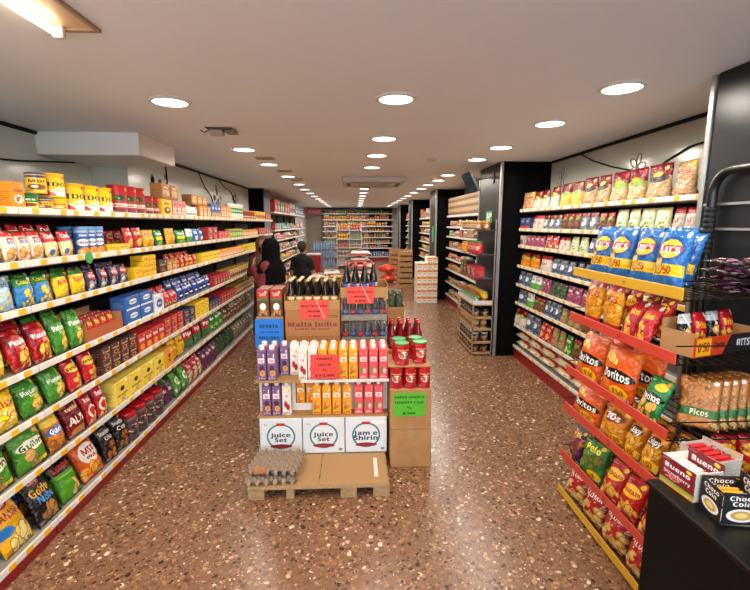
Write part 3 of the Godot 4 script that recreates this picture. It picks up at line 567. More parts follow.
func build_ceiling_lights():
	var rows = {
		"snack": [["above the snack gondola"], [[170, 101], [244, 149], [269, 164], [288, 176], [299, 184]], -1.1],
		"island": [["above the juice island"], [[396, 98], [384, 138], [377, 155], [372, 167]], 0.245],
		"columns": [["beside the black columns"], [[622, 87], [550, 123], [501, 147], [477, 159], [448, 174.7], [438.4, 180], [428, 184.7]], 1.42],
	}
	var spots := []
	for k in rows:
		for p in rows[k][1]:
			var q = on_y(p[0], p[1], CEIL); spots.append([q.x, q.z, rows[k][0][0]])
	for z in [-1.55, -0.2, 1.2, 2.3]: spots.append([-1.12, z + 0.3 if z < -1 else z, rows.snack[0][0]])
	for z in [-1.41, -0.2, 1.2, 2.3]: spots.append([0.25, z, rows.island[0][0]])
	for z in [-1.38, -0.4, 0.6, 1.8]: spots.append([1.42, z, rows.columns[0][0]])
	for k in 9:
		spots.append([-1.06, -9.5 - k * 1.15, rows.snack[0][0]])
		spots.append([0.2, -9.3 - k * 1.15, rows.island[0][0]])
		spots.append([1.38, -9.2 - k * 1.15, rows.columns[0][0]])
	var ring := Build.new(); ring.lathe([[0.098, -0.002], [0.1, -0.012], [0.118, -0.008], [0.122, 0.0]], 24)
	var lens := Build.new(); lens.lathe([[0.0, -0.008], [0.1, -0.008]], 24)
	var rm = ring.done(); var lm = lens.done()
	for s in spots:
		var t = thing("ceiling_downlight", "round white downlight in the ceiling row " + s[2], "downlight", Vector3(s[0], CEIL, s[1]), 0, "downlights " + s[2])
		part(rm, "trim_ring", M.white, t); part(lm, "lens", M.glow, t)
		var l := SpotLight3D.new(); l.name = "lamp"; t.add_child(l); l.position = Vector3(0, -0.02, 0); l.rotation_degrees.x = -90
		l.light_color = Color(1.0, 0.96, 0.91); l.light_energy = LAMP; l.spot_angle = 88; l.spot_range = 12; l.spot_attenuation = 2.0; l.spot_angle_attenuation = 0.3
		l.light_size = 0.1; l.shadow_enabled = true
	# recessed fluorescent trough, one end in view
	var tr = thing("fluorescent_trough", "long recessed trough lamp with bare glowing tube in ceiling", "ceiling lamp", Vector3(-1.05, CEIL, -1.4))
	var b := Build.new()
	b.span(Vector3(-0.09, -0.012, 0.5), Vector3(-0.075, 0.0, -0.42)); b.span(Vector3(0.075, -0.012, 0.5), Vector3(0.09, 0, -0.42)); b.span(Vector3(-0.09, -0.012, -0.42), Vector3(0.09, 0, -0.44)); b.span(Vector3(-0.09, -0.012, 0.5), Vector3(0.09, 0, 0.52))
	part(b, "frame", flat("9a7f66", 0.5), tr)
	var rf := Build.new(); rf.span(Vector3(-0.075, -0.003, 0.5), Vector3(0.075, 0.0, -0.42)); part(rf, "reflector", flat("b79c82", 0.4), tr)
	var tb := Build.new(); tb.tube([Vector3(-0.05, -0.03, 0.48), Vector3(-0.05, -0.03, -0.38)], 0.014, 10); part(tb, "tube", M.tube, tr)
	for z in [0.49, -0.4]: part(boxed(Vector3(-0.07, -0.045, z), Vector3(-0.03, 0, z - 0.02), 0.003), "socket", M.white, tr)
	var al := AreaLight3D.new(); al.name = "lamp"; tr.add_child(al); al.position = Vector3(-0.05, -0.05, 0.05); al.rotation_degrees.x = -90
	al.set("area_size", Vector2(0.03, 0.86)); al.light_energy = 1.5; al.light_color = Color(1.0, 0.86, 0.68); al.shadow_enabled = true
	# cassette air conditioner
	var ac = thing("cassette_air_conditioner", "white cassette air conditioner with slotted outlets set in ceiling", "air conditioner", Vector3(0.3, CEIL, -7.4))
	var a2 := Build.new(); a2.box(Vector3(0, -0.045, 0), Vector3(1.0, 0.09, 1.0), 0.02); part(a2, "housing", flat("cfc9c0", 0.5), ac)
	for q in [[0, 0.4, 0.7, 0.06], [0, -0.4, 0.7, 0.06], [0.4, 0, 0.06, 0.6], [-0.4, 0, 0.06, 0.6]]:
		part(boxed(Vector3(q[0] - q[2] / 2, -0.094, q[1] - q[3] / 2), Vector3(q[0] + q[2] / 2, -0.088, q[1] + q[3] / 2)), "outlet", flat("55524e", 0.6), ac)
	for k in 7: part(boxed(Vector3(-0.25, -0.097, -0.24 + k * 0.08), Vector3(0.25, -0.088, -0.2 + k * 0.08), 0.003), "grille_slat", flat("b9b3aa", 0.5), ac)
	# broken fitting: an open hole with loose driver and bracket
	var hp = on_y(221, 129, CEIL)
	var br = thing("broken_light_fitting", "broken light fitting dangling from a torn hole in ceiling", "light fitting", Vector3(hp.x, CEIL, hp.z))
	var hb := Build.new(); hb.box(Vector3(0, -0.004, 0), Vector3(0.2, 0.008, 0.16), 0.002); part(hb, "hole_plate", flat("6a5646", 0.8), br)
	part(boxed(Vector3(-0.08, -0.05, -0.03), Vector3(0.02, -0.008, 0.03), 0.006), "driver_box", flat("b9a893", 0.5), br)
	part(boxed(Vector3(0.04, -0.035, -0.05), Vector3(0.12, -0.008, 0.05), 0.006), "bracket", flat("7f7366", 0.4, 0.5), br)
	var wb := Build.new(); wb.tube([Vector3(-0.1, -0.01, 0), Vector3(-0.12, -0.03, 0.02), Vector3(-0.14, -0.02, 0.05)], 0.004, 6); part(wb, "wire", M.black, br)
	# square blanking plates left from old lamps
	for p in [[265, 158], [285, 171], [297, 180]]:
		var q = on_y(p[0], p[1], CEIL)
		var pb := Build.new(); pb.box(Vector3(0, -0.005, 0), Vector3(0.2, 0.01, 0.16), 0.003)
		var o = part(pb, "blanking_plate", flat("a58f7a", 0.7), self, Vector3(q.x, CEIL, q.z))
		tag(o, "square beige blanking plate between downlights over the snack gondola", "plate", "blanking plates in the ceiling")
	# small round detectors
	for p in [[432, 159], [300, 178]]:
		var q = on_y(p[0], p[1], CEIL)
		var sb := Build.new(); sb.lathe([[0.0, -0.03], [0.035, -0.03], [0.055, -0.012], [0.055, 0.0]], 18)
		tag(part(sb, "smoke_detector", flat("c9bdb0", 0.5), self, Vector3(q.x, CEIL, q.z)), "small flat round smoke detector on the ceiling", "detector", "smoke detectors")
const LAMP := 0.9
# ------------------------------------------------------------------ goods
func bag_mesh(w: float, h: float, d: float, design: String, kind := "bag", sd := 0) -> ArrayMesh:
	var b := Build.new(); var fr = front_of(design)
	var nu := 12; var nv := 16; var upright := kind == "pouch"; var sack := kind == "sack"
	var nz := FastNoiseLite.new(); nz.seed = hash(design) % 1000 + sd; nz.frequency = 1.0
	var grid := [[], []]
	for s in 2:
		for j in nv + 1:
			var v = float(j) / nv; var line := []
			for i in nu + 1:
				var u = float(i) / nu
				var prof: float
				if upright: prof = pow(clampf((1.0 - v) / 0.93, 0, 1), 0.55) * (0.9 + 0.1 * sin(v * PI))
				else: prof = pow(maxf(0.0, sin(PI * clampf((v - 0.05) / 0.9, 0, 1))), 0.28 if sack else 0.55)
				var edge = pow(maxf(0.0, sin(PI * u)), 0.45 if upright else (0.3 if sack else 0.6))
				var t = d * 0.5 * prof * edge
				var wr = nz.get_noise_3d(u * 5.0, v * 6.0, s * 9.0) * d * 0.15 * prof * edge
				wr += (0.5 - absf(nz.get_noise_3d(u * 2.6 + v * 1.3 + 7.0, v * 2.8 - u * 1.1, s * 5.0 + 3.0)) * 2.2) * d * 0.11 * prof * edge   # sharp creases in the film
				wr += sin(u * 26.0 + nz.get_noise_2d(v * 4, 3) * 6.0) * d * 0.02 * exp(-minf(v, 1.0 - v) * 9.0)
				var x = (u - 0.5) * w * (1.0 - 0.06 * prof * sin(PI * v)) + nz.get_noise_2d(v * 4.0, 20.0) * w * 0.02
				var y = v * h + (nz.get_noise_2d(u * 3.0, 50.0) * h * 0.015 if j == nv else 0.0)
				var z = (t + wr) * (1 if s == 0 else -1) + nz.get_noise_2d(u * 3.0, v * 3.0 + 9.0) * d * 0.06
				if s == 1 and (i == 0 or i == nu or (j == nv) or (j == 0 and not upright)): line.append(grid[0][j][i])
				else: line.append(Vector3(x, y, z))
			grid[s].append(line)
	# trim the puffed shape to the exact width and depth asked for
	var lo := Vector3(1e9, 0, 1e9); var hi := -lo
	for g in grid: for l in g: for v in l: lo = lo.min(v); hi = hi.max(v)
	var sx = w / maxf(hi.x - lo.x, 0.001); var sz = d / maxf(hi.z - lo.z, 0.001); var cx = (lo.x + hi.x) * 0.5; var cz = (lo.z + hi.z) * 0.5
	for g in grid: for l in g: for i in l.size(): l[i] = Vector3((l[i].x - cx) * sx, l[i].y, (l[i].z - cz) * sz)
	for s in 2:
		for j in nv:
			for i in nu:
				var U = func(a, c): return fr.position + fr.size * Vector2((float(a) / nu if s == 0 else 1.0 - float(a) / nu), 1.0 - float(c) / nv)
				var A = grid[s][j][i]; var B = grid[s][j][i + 1]; var C = grid[s][j + 1][i + 1]; var D = grid[s][j + 1][i]
				if s == 0: b.quad(A, D, C, B, U.call(i, j), U.call(i, j + 1), U.call(i + 1, j + 1), U.call(i + 1, j), 1)
				else: b.quad(A, B, C, D, U.call(i, j), U.call(i + 1, j), U.call(i + 1, j + 1), U.call(i, j + 1), 1)
	if upright:
		for i in nu: b.quad(grid[0][0][i], grid[0][0][i + 1], grid[1][0][i + 1], grid[1][0][i], fr.position, fr.position, fr.position, fr.position, -1)
	return b.done()

func template(shape: String, w: float, h: float, d: float, design: String, lid := "", variant := 0) -> Node3D:
	w = maxf(0.005, floorf(w / 0.005) * 0.005); h = snappedf(h, 0.005); d = snappedf(d, 0.005)
	var key = "%s %s %s %s %s %s %d" % [shape, w, h, d, design, lid, variant]
	if templates.has(key): return templates[key]
	var fr = front_of(design); var sr = side_of(design)
	var o: Node3D
	var one = func(mesh, mat):
		var q := MeshInstance3D.new(); q.mesh = mesh; q.material_override = mat; return q
	match shape:
		"bag", "pouch": o = one.call(bag_mesh(w, h, d, design, shape, variant * 17), M.foil)
		"sack": o = one.call(bag_mesh(w, h, d, design, shape, variant * 17), M.paper)
		"box":
			var b := Build.new(); b.box(Vector3(0, h / 2, 0), Vector3(w, h, d), 0.003, fr, sr); o = one.call(b.done(), M.card)
		"tin":
			o = Node3D.new(); var r = w / 2
			var b := Build.new(); b.lathe([[0.0, 0.0], [r * 0.96, 0.0], [r, 0.003], [r, 0.007], [r * 0.985, 0.01], [r * 0.985, h - 0.014], [r, h - 0.01]], 20, Vector3.ZERO, fr, Vector2(0.0099, h - 0.0139), sr); part(b, "body", M.tin, o)
			var l := Build.new(); l.lathe([[r, h - 0.01], [r * 1.02, h - 0.009], [r * 1.02, h - 0.001], [r * 0.97, h], [r * 0.92, h - 0.003], [0.0, h - 0.003]], 20); part(l, "lid", flat(lid if lid else "b9b6ae", 0.35, 0.0 if lid else 0.6), o)
		"jar":
			o = Node3D.new(); var r = w / 2
			var b := Build.new(); b.lathe([[0.0, 0.0], [r * 0.9, 0.0], [r, 0.006], [r, h * 0.16], [r, h * 0.72], [r * 0.93, h * 0.8], [r * 0.8, h * 0.84]], 16, Vector3.ZERO, fr, Vector2(h * 0.1599, h * 0.7201), sr); part(b, "body", M.tin, o)
			var l := Build.new(); l.lathe([[r * 0.82, h * 0.82], [r * 0.86, h * 0.83], [r * 0.86, h * 0.985], [r * 0.8, h], [0.0, h]], 16); part(l, "lid", flat(lid if lid else "c9a23a", 0.35), o)
		"bottle":
			o = Node3D.new(); var r = w / 2
			var b := Build.new(); b.lathe([[0.0, 0.0], [r * 0.9, 0.0], [r, 0.006], [r, h * 0.14], [r, h * 0.5], [r * 0.98, h * 0.56], [r * 0.75, h * 0.68], [r * 0.42, h * 0.8], [r * 0.36, h * 0.95]], 14, Vector3.ZERO, fr, Vector2(h * 0.1399, h * 0.5001), sr); part(b, "body", M.tin, o)
			var l := Build.new(); l.lathe([[r * 0.4, h * 0.93], [r * 0.46, h * 0.935], [r * 0.46, h * 0.99], [r * 0.4, h], [0.0, h]], 12); part(l, "cap", flat(lid if lid else "c2242a", 0.35), o)
		"canister":
			o = Node3D.new(); var r = w / 2
			var b := Build.new(); b.lathe([[0.0, 0.0], [r, 0.0], [r, 0.004], [r, h - 0.02]], 18, Vector3.ZERO, fr, Vector2(0.0039, h - 0.0199), sr); part(b, "body", M.card, o)
			var l := Build.new(); l.lathe([[r * 1.03, h - 0.022], [r * 1.03, h - 0.002], [r * 0.97, h], [0.0, h]], 18); part(l, "lid", flat(lid if lid else "d8dde2", 0.3), o)
		"carton":   # one-litre drinks carton with a slanted top and a screw cap
			o = Node3D.new(); var b := Build.new()
			var hb = h * 0.86; var x = w / 2; var z = d / 2
			b.box(Vector3(0, hb * 0.5, 0), Vector3(w, hb, d), 0.004, fr, sr)
			var c = sr.position + sr.size * Vector2(0.5, 0.06)
			var A = Vector3(-x, hb, z - 0.004); var B = Vector3(x, hb, z - 0.004); var C = Vector3(x, h * 0.93, -z + 0.004); var Dd = Vector3(-x, h * 0.93, -z + 0.004)
			b.face(A, B, C, Dd, Vector3(0, 1, 0.3), c, c, c, c)
			b.face(Vector3(-x, hb, -z + 0.004), Vector3(x, hb, -z + 0.004), C, Dd, Vector3(0, 0, -1), c, c, c, c)
			for q in [[A, Dd, -1], [B, C, 1]]:
				var E2 = Vector3(q[0].x, hb, -z + 0.004)
				if q[2] > 0: b.tri(q[0], q[1], E2, c, c, c)
				else: b.tri(q[0], E2, q[1], c, c, c)
			part(b, "body", M.card, o)
			var l := Build.new(); l.lathe([[w * 0.25, h * 0.86], [w * 0.3, h * 0.9], [w * 0.3, h * 0.985], [w * 0.26, h], [0.0, h]], 14, Vector3(0, 0, d * 0.08)); part(l, "cap", flat("f2f0ec", 0.35), o)
	o.set_meta("w", w)
	templates[key] = o
	return o

func put(tp: Node3D, called: String, label: String, category: String, group: String, t: Transform3D) -> Node3D:
	var o: Node3D = tp.duplicate(); o.remove_meta("w"); o.name = numbered(called); add_child(o); o.transform = t
	return tag(o, label, category, group)

# how far a template must be lifted so that, turned by B, its lowest point rests on y = 0; y: its height then
var lift_cache := {}
func settle(tp: Node3D, B: Basis) -> Vector2:
	var key = [tp.get_instance_id(), (B.inverse() * Vector3.UP).snapped(Vector3.ONE * 0.001)]
	if lift_cache.has(key): return lift_cache[key]
	var lo := 1e9; var hi := -1e9
	for m in ([tp] if tp is MeshInstance3D else tp.get_children()):
		for v in m.mesh.surface_get_arrays(0)[Mesh.ARRAY_VERTEX]:
			var y = (B * v).y; lo = minf(lo, y); hi = maxf(hi, y)
	lift_cache[key] = Vector2(0.0005 - lo, hi - lo)
	return lift_cache[key]
# goods lying or leaning, lowered until they touch y
func rest(tp: Node3D, called: String, label: String, category: String, group: String, B: Basis, at: Vector3) -> float:
	var s = settle(tp, B); put(tp, called, label, category, group, Transform3D(B, at + Vector3(0, s.x, 0)))
	return at.y + s.y + 0.001
func kind_name(desc: String) -> String:
	for cut in [" with ", " of ", " stacked", " perched"]:
		if desc.contains(cut): desc = desc.substr(0, desc.find(cut))
	var a = desc.split(" "); return "_".join(a.slice(maxi(0, a.size() - 2)))

# n goods side by side along a shelf between two picture columns
func row(sid: String, p0: float, p1: float, n: int, shape: String, h: float, d: float, design: String, desc: String, o := {}):
	var s = shelves[sid]
	var a: float; var c: float
	var y = s.y + h * 0.4 + o.get("up", 0.0); var inset = 0.015 + o.get("back", 0.0) + (d if d > 0 else 0.1) * 0.5
	if s.axis == "z": a = z_at(p0, s.x - s.dir * inset, y); c = z_at(p1, s.x - s.dir * inset, y)
	else: a = x_at(p0, y, s.z - inset); c = x_at(p1, y, s.z - inset)
	if o.has("near"): a = minf(a, o.near); c = minf(c, o.near)
	if s.has("near"): a = clampf(a, s.far, s.near); c = clampf(c, s.far, s.near)
	lay(sid, a, c, n, shape, h, d, design, desc, o)
var laid := []   # every shelved thing: [node, shelf, row, level, levels, along, desc]
func lay(sid: String, a: float, c: float, n: int, shape: String, h: float, d: float, design: String, desc: String, o := {}):
	var s = shelves[sid]
	var film = shape in ["bag", "pouch"]; var round_ = shape in ["tin", "jar", "bottle", "canister"]
	var step = (c - a) / n; var w: float = absf(step) * o.get("fill", 0.92 if film else 0.95)
	if o.has("w"): w = o.w
	var dd = w if round_ else d
	var lean0: float = o.get("lean", 9.0 if shape == "bag" else (3.0 if shape == "pouch" else 0.0))
	if shape == "bag" and sid in ["L4", "L5", "L6", "L7"]: h = minf(h * 1.12, s.gap - 0.02); d *= 1.1; dd = d
	var words = desc.split(" "); var near = sid[0] in "LRK"
	for r in o.get("rows", 1):
		for k in n:
			var vi = (k + r) % 3 if film and near else 0
			var hr = h
			if r > 0 and shape == "bag" and s.has("gap"): hr = minf(h * 1.3, s.gap - 0.03)   # fuller bags stand behind
			var tp = template(shape, w, hr, dd, design, o.get("lid", ""), vi)
			for q in o.get("stack", 1):
				var along = a + step * (k + 0.5)
				var back = 0.008 + o.get("back", 0.0) + dd * (0.25 if shape == "bag" and lean0 >= 12.0 else 0.5) + r * (dd + (0.024 if film else 0.012))
				var lean = deg_to_rad(lean0 + (([-3.0, 0.0, 2.5][(k * 5 + r * 3 + words.size()) % 3]) if film and lean0 > 4.0 else 0.0))
				var yy = s.y + q * (h + 0.001) + o.get("up", 0.0)
				var jit = deg_to_rad(rng.randf_range(-1, 1) * o.get("jit", 6.0 if film else (0.0 if q or o.get("stack", 1) > 1 else 1.5)))
				var pos: Vector3; var turn: float
				if s.axis == "z": pos = Vector3(s.x - s.dir * back, yy, along); turn = PI / 2 * s.dir
				else: pos = Vector3(along, yy, s.z - back); turn = 0.0
				if round_ and s.axis == "z": turn -= 0.85 * s.dir     # labels turned up the aisle
				var B = Basis(Vector3.UP, turn + jit + deg_to_rad(o.get("turn", 0.0))) * Basis(Vector3.RIGHT, -lean)
				if lean != 0.0: pos.y += settle(tp, Basis(Vector3.RIGHT, -lean)).x
				var nd = put(tp, kind_name(desc), desc + " on the " + s.phrase, words[words.size() - 1] if not desc.contains(" with ") else kind_name(desc).split("_")[-1], desc + " group, " + s.phrase, Transform3D(B, pos))
				laid.append([nd, sid, o.get("tier", r), q, o.get("stack", 1), along, desc])
# give look-alikes on one shelf labels by what they stand beside
func short_of(desc: String) -> String:
	for cut in [" with ", " of ", " stacked", " perched"]:
		if desc.contains(cut): desc = desc.substr(0, desc.find(cut))
	var a = desc.split(" ")
	return desc if a.size() <= 3 else a[0] + " " + a[a.size() - 2] + " " + a[a.size() - 1]
func name_twins():
	var by := {}
	for e in laid:
		var k = "%s %d %d" % [e[1], e[2], e[3]]
		if not by.has(k): by[k] = []
		by[k].append(e)
	for k in by:
		var list: Array = by[k]; list.sort_custom(func(x, y): return x[5] < y[5])
		for i in list.size():
			var e = list[i]; var desc: String = e[6]
			var lead = ""
			if e[4] > 1: lead = "lower " if e[3] == 0 else ("upper " if e[3] == e[4] - 1 else "middle ")
			if e[2] > 0: lead += "rear "
			var text = lead + desc + " on the " + shelves[e[1]].phrase
			var before = list[i - 1][6] if i > 0 else ""; var after = list[i + 1][6] if i < list.size() - 1 else ""
			var extra = ""
			if before == desc and after == desc: extra = " between its twins"
			elif before == desc and after != "": extra = " beside the " + short_of(after)
			elif after == desc and before != "": extra = " beside the " + short_of(before)
			elif before == desc: extra = " at the street end"
			elif after == desc: extra = " at the inner end"
			if (text + extra).split(" ").size() > 16: extra = " by " + kind_name(after if before == desc else before).replace("_", " ") if not extra.contains("twins") else " mid row"
			if (text + extra).split(" ").size() <= 16: text += extra
			e[0].set_meta("label", text)

# a run of assorted goods on a far shelf
func assort(sid: String, a: float, c: float, hmax: float, mean_w: float, sd: int, shapes: Array, cols := PLAIN):
	var r2 := RandomNumberGenerator.new(); r2.seed = sd
	var at = a; var sg = signf(c - a); var last = -1
	while absf(c - at) > mean_w * 1.6:
		var ci = r2.randi() % cols.size()
		if ci == last: ci = (ci + 1) % cols.size()
		last = ci
		var n = r2.randi_range(1, 3); var w = mean_w * r2.randf_range(0.8, 1.25)
		n = mini(n, int(absf(c - at) / w)); if n < 1: break
		var shp = shapes[r2.randi() % shapes.size()]
		var h = hmax * r2.randf_range(0.68, 1.0)
		var noun = {"box": "box", "jar": "jar", "tin": "tin", "bottle": "bottle", "pouch": "packet", "bag": "packet", "canister": "canister", "carton": "carton"}[shp]
		lay(sid, at, at + sg * w * n, n, shp, snappedf(h, 0.02), 0.08, "pk_" + cols[ci], "small %s %s" % [cols[ci], noun], {"lean": 0.0, "lid": ["", "d8d4cc", "2a2a2c"][r2.randi() % 3]})
		at += sg * (w * n + 0.016)

# ------------------------------------------------------------------ shelving
func gondola(key: String, x: float, dir: int, depth: float, z0: float, z1: float, levels: Array, phrase: String, bays: Array, base_h: float, opt := {}):
	# levels: heights of the price-rail tops from the top shelf down; bays: labels, one per bay of equal length
	var n = bays.size(); var len = (z1 - z0) / n
	var ords = ["top", "second", "third", "fourth", "fifth", "sixth", "seventh", "eighth", "ninth"]
	for i in levels.size():
		shelves[key + str(i + 1)] = {"axis": "z", "x": x, "y": levels[i] - 0.012, "dir": dir, "gap": (levels[i - 1] - levels[i] - 0.035 if i > 0 else 0.5), "phrase": "%s %s shelf" % [ords[i] if i < levels.size() - 1 else "bottom", opt.get("short", phrase)]}
	var r2 := RandomNumberGenerator.new(); r2.seed = hash(key)
	for k in n:
		var za = z0 + len * k; var zb = za + len; var lo = minf(za, zb) + 0.004; var hi = maxf(za, zb) - 0.004
		var u = thing("shelf_bay", bays[k], "shelving", Vector3(x, 0, (za + zb) / 2), 0, phrase + " bays")
		var zm = (za + zb) / 2
		var bx = -dir * depth
		var back_top: float = opt.get("back_top", levels[0] + 0.05)
		part(boxed(Vector3(bx - dir * 0.02, 0.0, lo - zm), Vector3(bx, back_top, hi - zm)), "back_panel", opt.get("back", M.black), u)
		for z in [lo - zm, hi - zm - 0.03]: part(boxed(Vector3(bx, 0, z), Vector3(bx + dir * 0.03, back_top, z + 0.03), 0.003), "upright", M.black, u)
		part(boxed(Vector3(bx, 0.0, lo - zm), Vector3(-dir * 0.01, base_h, hi - zm), 0.003), "kick_plate", M.red, u)
		for i in levels.size():
			var y = levels[i]; var last = i == levels.size() - 1
			var sh = part(boxed(Vector3(bx, y - 0.04 if not last else base_h + 0.001, lo - zm), Vector3(-dir * 0.004, y - 0.013, hi - zm), 0.002), "shelf", opt.get("board", M.board), u)
			if opt.get("fine", true):
				part(boxed(Vector3(-dir * 0.003, y - 0.034, lo - zm), Vector3(dir * 0.008, y, hi - zm), 0.002), "price_rail", opt.get("rail", M.rail), sh)
				var z = lo - zm + r2.randf_range(0.03, 0.1)
				while z < hi - zm - 0.06:
					var tw = r2.randf_range(0.038, 0.05)
					part(boxed(Vector3(dir * 0.008, y - 0.031, z), Vector3(dir * 0.0105, y - 0.003, z + tw)), "price_tag", M.tag, sh)
					if r2.randf() < 0.25: part(boxed(Vector3(dir * 0.008, y - 0.03, z + tw + 0.004), Vector3(dir * 0.0105, y - 0.004, z + tw + 0.03)), "price_tag", M.tagw, sh)
					z += tw + r2.randf_range(0.06, 0.2)
				if not last:
					for zz in [lo - zm + 0.012, hi - zm - 0.02]: part(boxed(Vector3(bx, y - 0.065, zz), Vector3(bx + dir * depth * 0.25, y - 0.04, zz + 0.005)), "bracket", M.black, sh)
			else: part(boxed(Vector3(-dir * 0.003, y - 0.034, lo - zm), Vector3(dir * 0.008, y, hi - zm), 0.002), "price_rail", opt.get("rail", M.rail), sh)

func build_gondolas():
	M.board = flat("8f8d89", 0.5); M.boardw = flat("bdbab4", 0.5)
	gondola("L", -1.6, 1, 0.46, -1.1, -8.6, [1.73, 1.476, 1.252, 0.95, 0.706, 0.442, 0.105], "snack gondola",
		["shelf bay by the street end of the snack gondola", "shelf bay holding yellow milk tins above red plantain bags", "shelf bay with red tins above the yellow tea boxes", "shelf bay with brown oat boxes above red-capped packs", "shelf bay with tall green cans above oats", "shelf bay of the snack gondola beside the women", "shelf bay at the column end of the snack gondola"], 0.055, {"short": "snack gondola"})
	gondola("R", 1.97, -1, 0.34, -2.3, -5.18, [1.822, 1.602, 1.405, 1.167, 0.94, 0.716, 0.44, 0.17], "grain gondola",
		["shelf bay of the grain gondola behind the crisp rack", "middle shelf bay of the grain gondola with chickpea bags", "shelf bay of the grain gondola beside the black column"], 0.12, {"short": "grain gondola"})

func stock_snack_gondola():
	# top shelf
	row("L1", 0, 15, 1, "box", 0.13, 0.09, "golden", "orange biscuit box with brown lettering")
	row("L1", 16.5, 33, 1, "tin", 0.085, 0, "nesgreen", "small green and yellow cocoa tin", {"lid": "1f5a34"})
	row("L1", 33.5, 48, 1, "tin", 0.07, 0, "moltin", "squat yellow nut tin", {"lid": "2a4a86"})
	row("L1", 48.5, 63, 1, "tin", 0.07, 0, "teatin", "squat yellow tea tin", {"lid": "e8c23a"})
	row("L1", 27, 41, 1, "tin", 0.105, 0, "moltin", "large blue-lidded yellow tin stacked", {"up": 0.088, "lid": "2a4a86"})
	row("L1", 44, 61, 1, "tin", 0.13, 0, "nido", "tall yellow milk tin perched", {"up": 0.074, "lid": "d8b21c"})
	row("L1", 64.5, 109, 3, "tin", 0.165, 0, "nido", "yellow milk powder tin", {"lid": "e0b81c"})
	row("L1", 113, 141, 3, "tin", 0.2, 0, "redtin", "tall red wafer tin", {"lid": "9a0f18"})
	row("L1", 142.5, 154.5, 2, "tin", 0.15, 0, "redtin", "small red wafer tin", {"lid": "9a0f18"})
	row("L1", 155, 166, 1, "box", 0.14, 0.1, "yellowchoc", "yellow chocolate biscuit box")
	row("L1", 166.5, 180, 3, "box", 0.14, 0.1, "pinkpack", "pinkish cream biscuit box")
	row("L1", 155, 172, 2, "box", 0.13, 0.1, "oatbrown", "brown oat flake box", {"up": 0.142, "back": 0.0})
	row("L1", 181, 193, 3, "jar", 0.1, 0, "whitejar", "white lidded jar", {"lid": "e8e4da"})
	row("L1", 194, 206, 3, "box", 0.12, 0.1, "cerealorange", "orange oat cereal box")
	row("L1", 186, 202, 3, "box", 0.1, 0.1, "oatbrown", "flat brown oat box", {"up": 0.123, "back": 0.01})
	row("L1", 206.5, 216, 3, "box", 0.16, 0.1, "bluebox", "blue and tan breakfast box")
	row("L1", 216.5, 227, 4, "box", 0.15, 0.1, "cerealorange", "orange oat cereal box")
	row("L1", 227.5, 240, 6, "canister", 0.2, 0, "greencan", "tall white and green can", {"lid": "e0e6da"})
	row("L1", 240.5, 252, 6, "tin", 0.13, 0, "redtin", "small red lidded tin")
	row("L1", 252.5, 262, 6, "box", 0.14, 0.1, "pk_yellow", "small yellow carton")
	row("L1", 262.5, 268, 4, "box", 0.12, 0.1, "pk_red", "small red carton")
	# second shelf
	row("L2", 0, 42, 3, "bag", 0.155, 0.07, "bollitos", "clear snack bag of orange rolls", {"rows": 2})
	row("L2", 43, 72, 2, "bag", 0.15, 0.07, "cheesetwist", "red topped cheese twist bag", {"rows": 2})
	row("L2", 74, 98, 3, "canister", 0.17, 0, "chipcan", "blue stacked-crisp canister", {"rows": 2, "lid": "4f86c4"})
	row("L2", 99.5, 122, 2, "box", 0.05, 0.1, "yellowcookie", "low yellow biscuit packet", {"stack": 1})
	row("L2", 104, 123, 2, "bag", 0.14, 0.06, "redwafer", "red wafer bag", {"back": 0.13})
	row("L2", 124, 141, 2, "bag", 0.165, 0.06, "redpouch", "big red snack bag")
	row("L2", 142, 153, 1, "bag", 0.14, 0.06, "yelloworange", "yellow crisp bag")
	row("L2", 153.5, 163, 1, "bag", 0.14, 0.06, "greenlentil", "green lentil crisp bag")
	row("L2", 164, 175, 1, "bag", 0.15, 0.06, "yelloworange", "yellow crisp bag")
	row("L2", 175.5, 185, 1, "bag", 0.13, 0.06, "greenlentil", "green lentil crisp bag")
	row("L2", 185.5, 192, 1, "bag", 0.14, 0.06, "whitegreen", "white and green rice cake bag")
	row("L2", 192.5, 202, 2, "bag", 0.14, 0.06, "bluepouch", "blue mini biscuit bag")
	row("L2", 203, 213, 2, "box", 0.075, 0.1, "pk_red", "red tea box", {"stack": 2})
	row("L2", 214, 226, 4, "box", 0.1, 0.1, "redwhite", "red and white toast box")
	row("L2", 226.5, 240, 6, "jar", 0.12, 0, "greenlentil", "small green jar")
	row("L2", 240.5, 255, 7, "jar", 0.1, 0, "cerealorange", "small orange jar")
	row("L2", 255.5, 267, 6, "box", 0.12, 0.1, "pk_red", "small red carton")
	# third shelf
	row("L3", -10, 12, 1, "bag", 0.17, 0.07, "lightblue", "pale blue snack bag", {"rows": 2})
	row("L3", 13, 51, 2, "bag", 0.15, 0.07, "coneyellow", "blue and yellow corn cone bag", {"rows": 2})
	row("L3", 52, 84, 2, "bag", 0.15, 0.07, "yellowcorn", "yellow corn snack bag", {"rows": 2})
	row("L3", 85, 127, 4, "bag", 0.14, 0.06, "darkparty", "dark blue party snack bag", {"rows": 2})
	row("L3", 128, 136, 1, "box", 0.045, 0.1, "yellowsmall", "little yellow pudding box", {"stack": 2})
	row("L3", 136.5, 150, 2, "box", 0.042, 0.1, "yellowsmall", "flat yellow pudding box", {"stack": 4})
	row("L3", 151, 159, 1, "box", 0.11, 0.12, "chocdark", "dark brown chocolate box")
	row("L3", 159.5, 170, 2, "box", 0.1, 0.12, "oatbrown", "brown shelf carton")
	row("L3", 173.5, 196, 5, "bag", 0.11, 0.05, "redyellowpack", "red and yellow cracker pack", {"rows": 2})
	row("L3", 196.5, 215, 5, "box", 0.1, 0.1, "yellowpack", "yellow round biscuit pack")
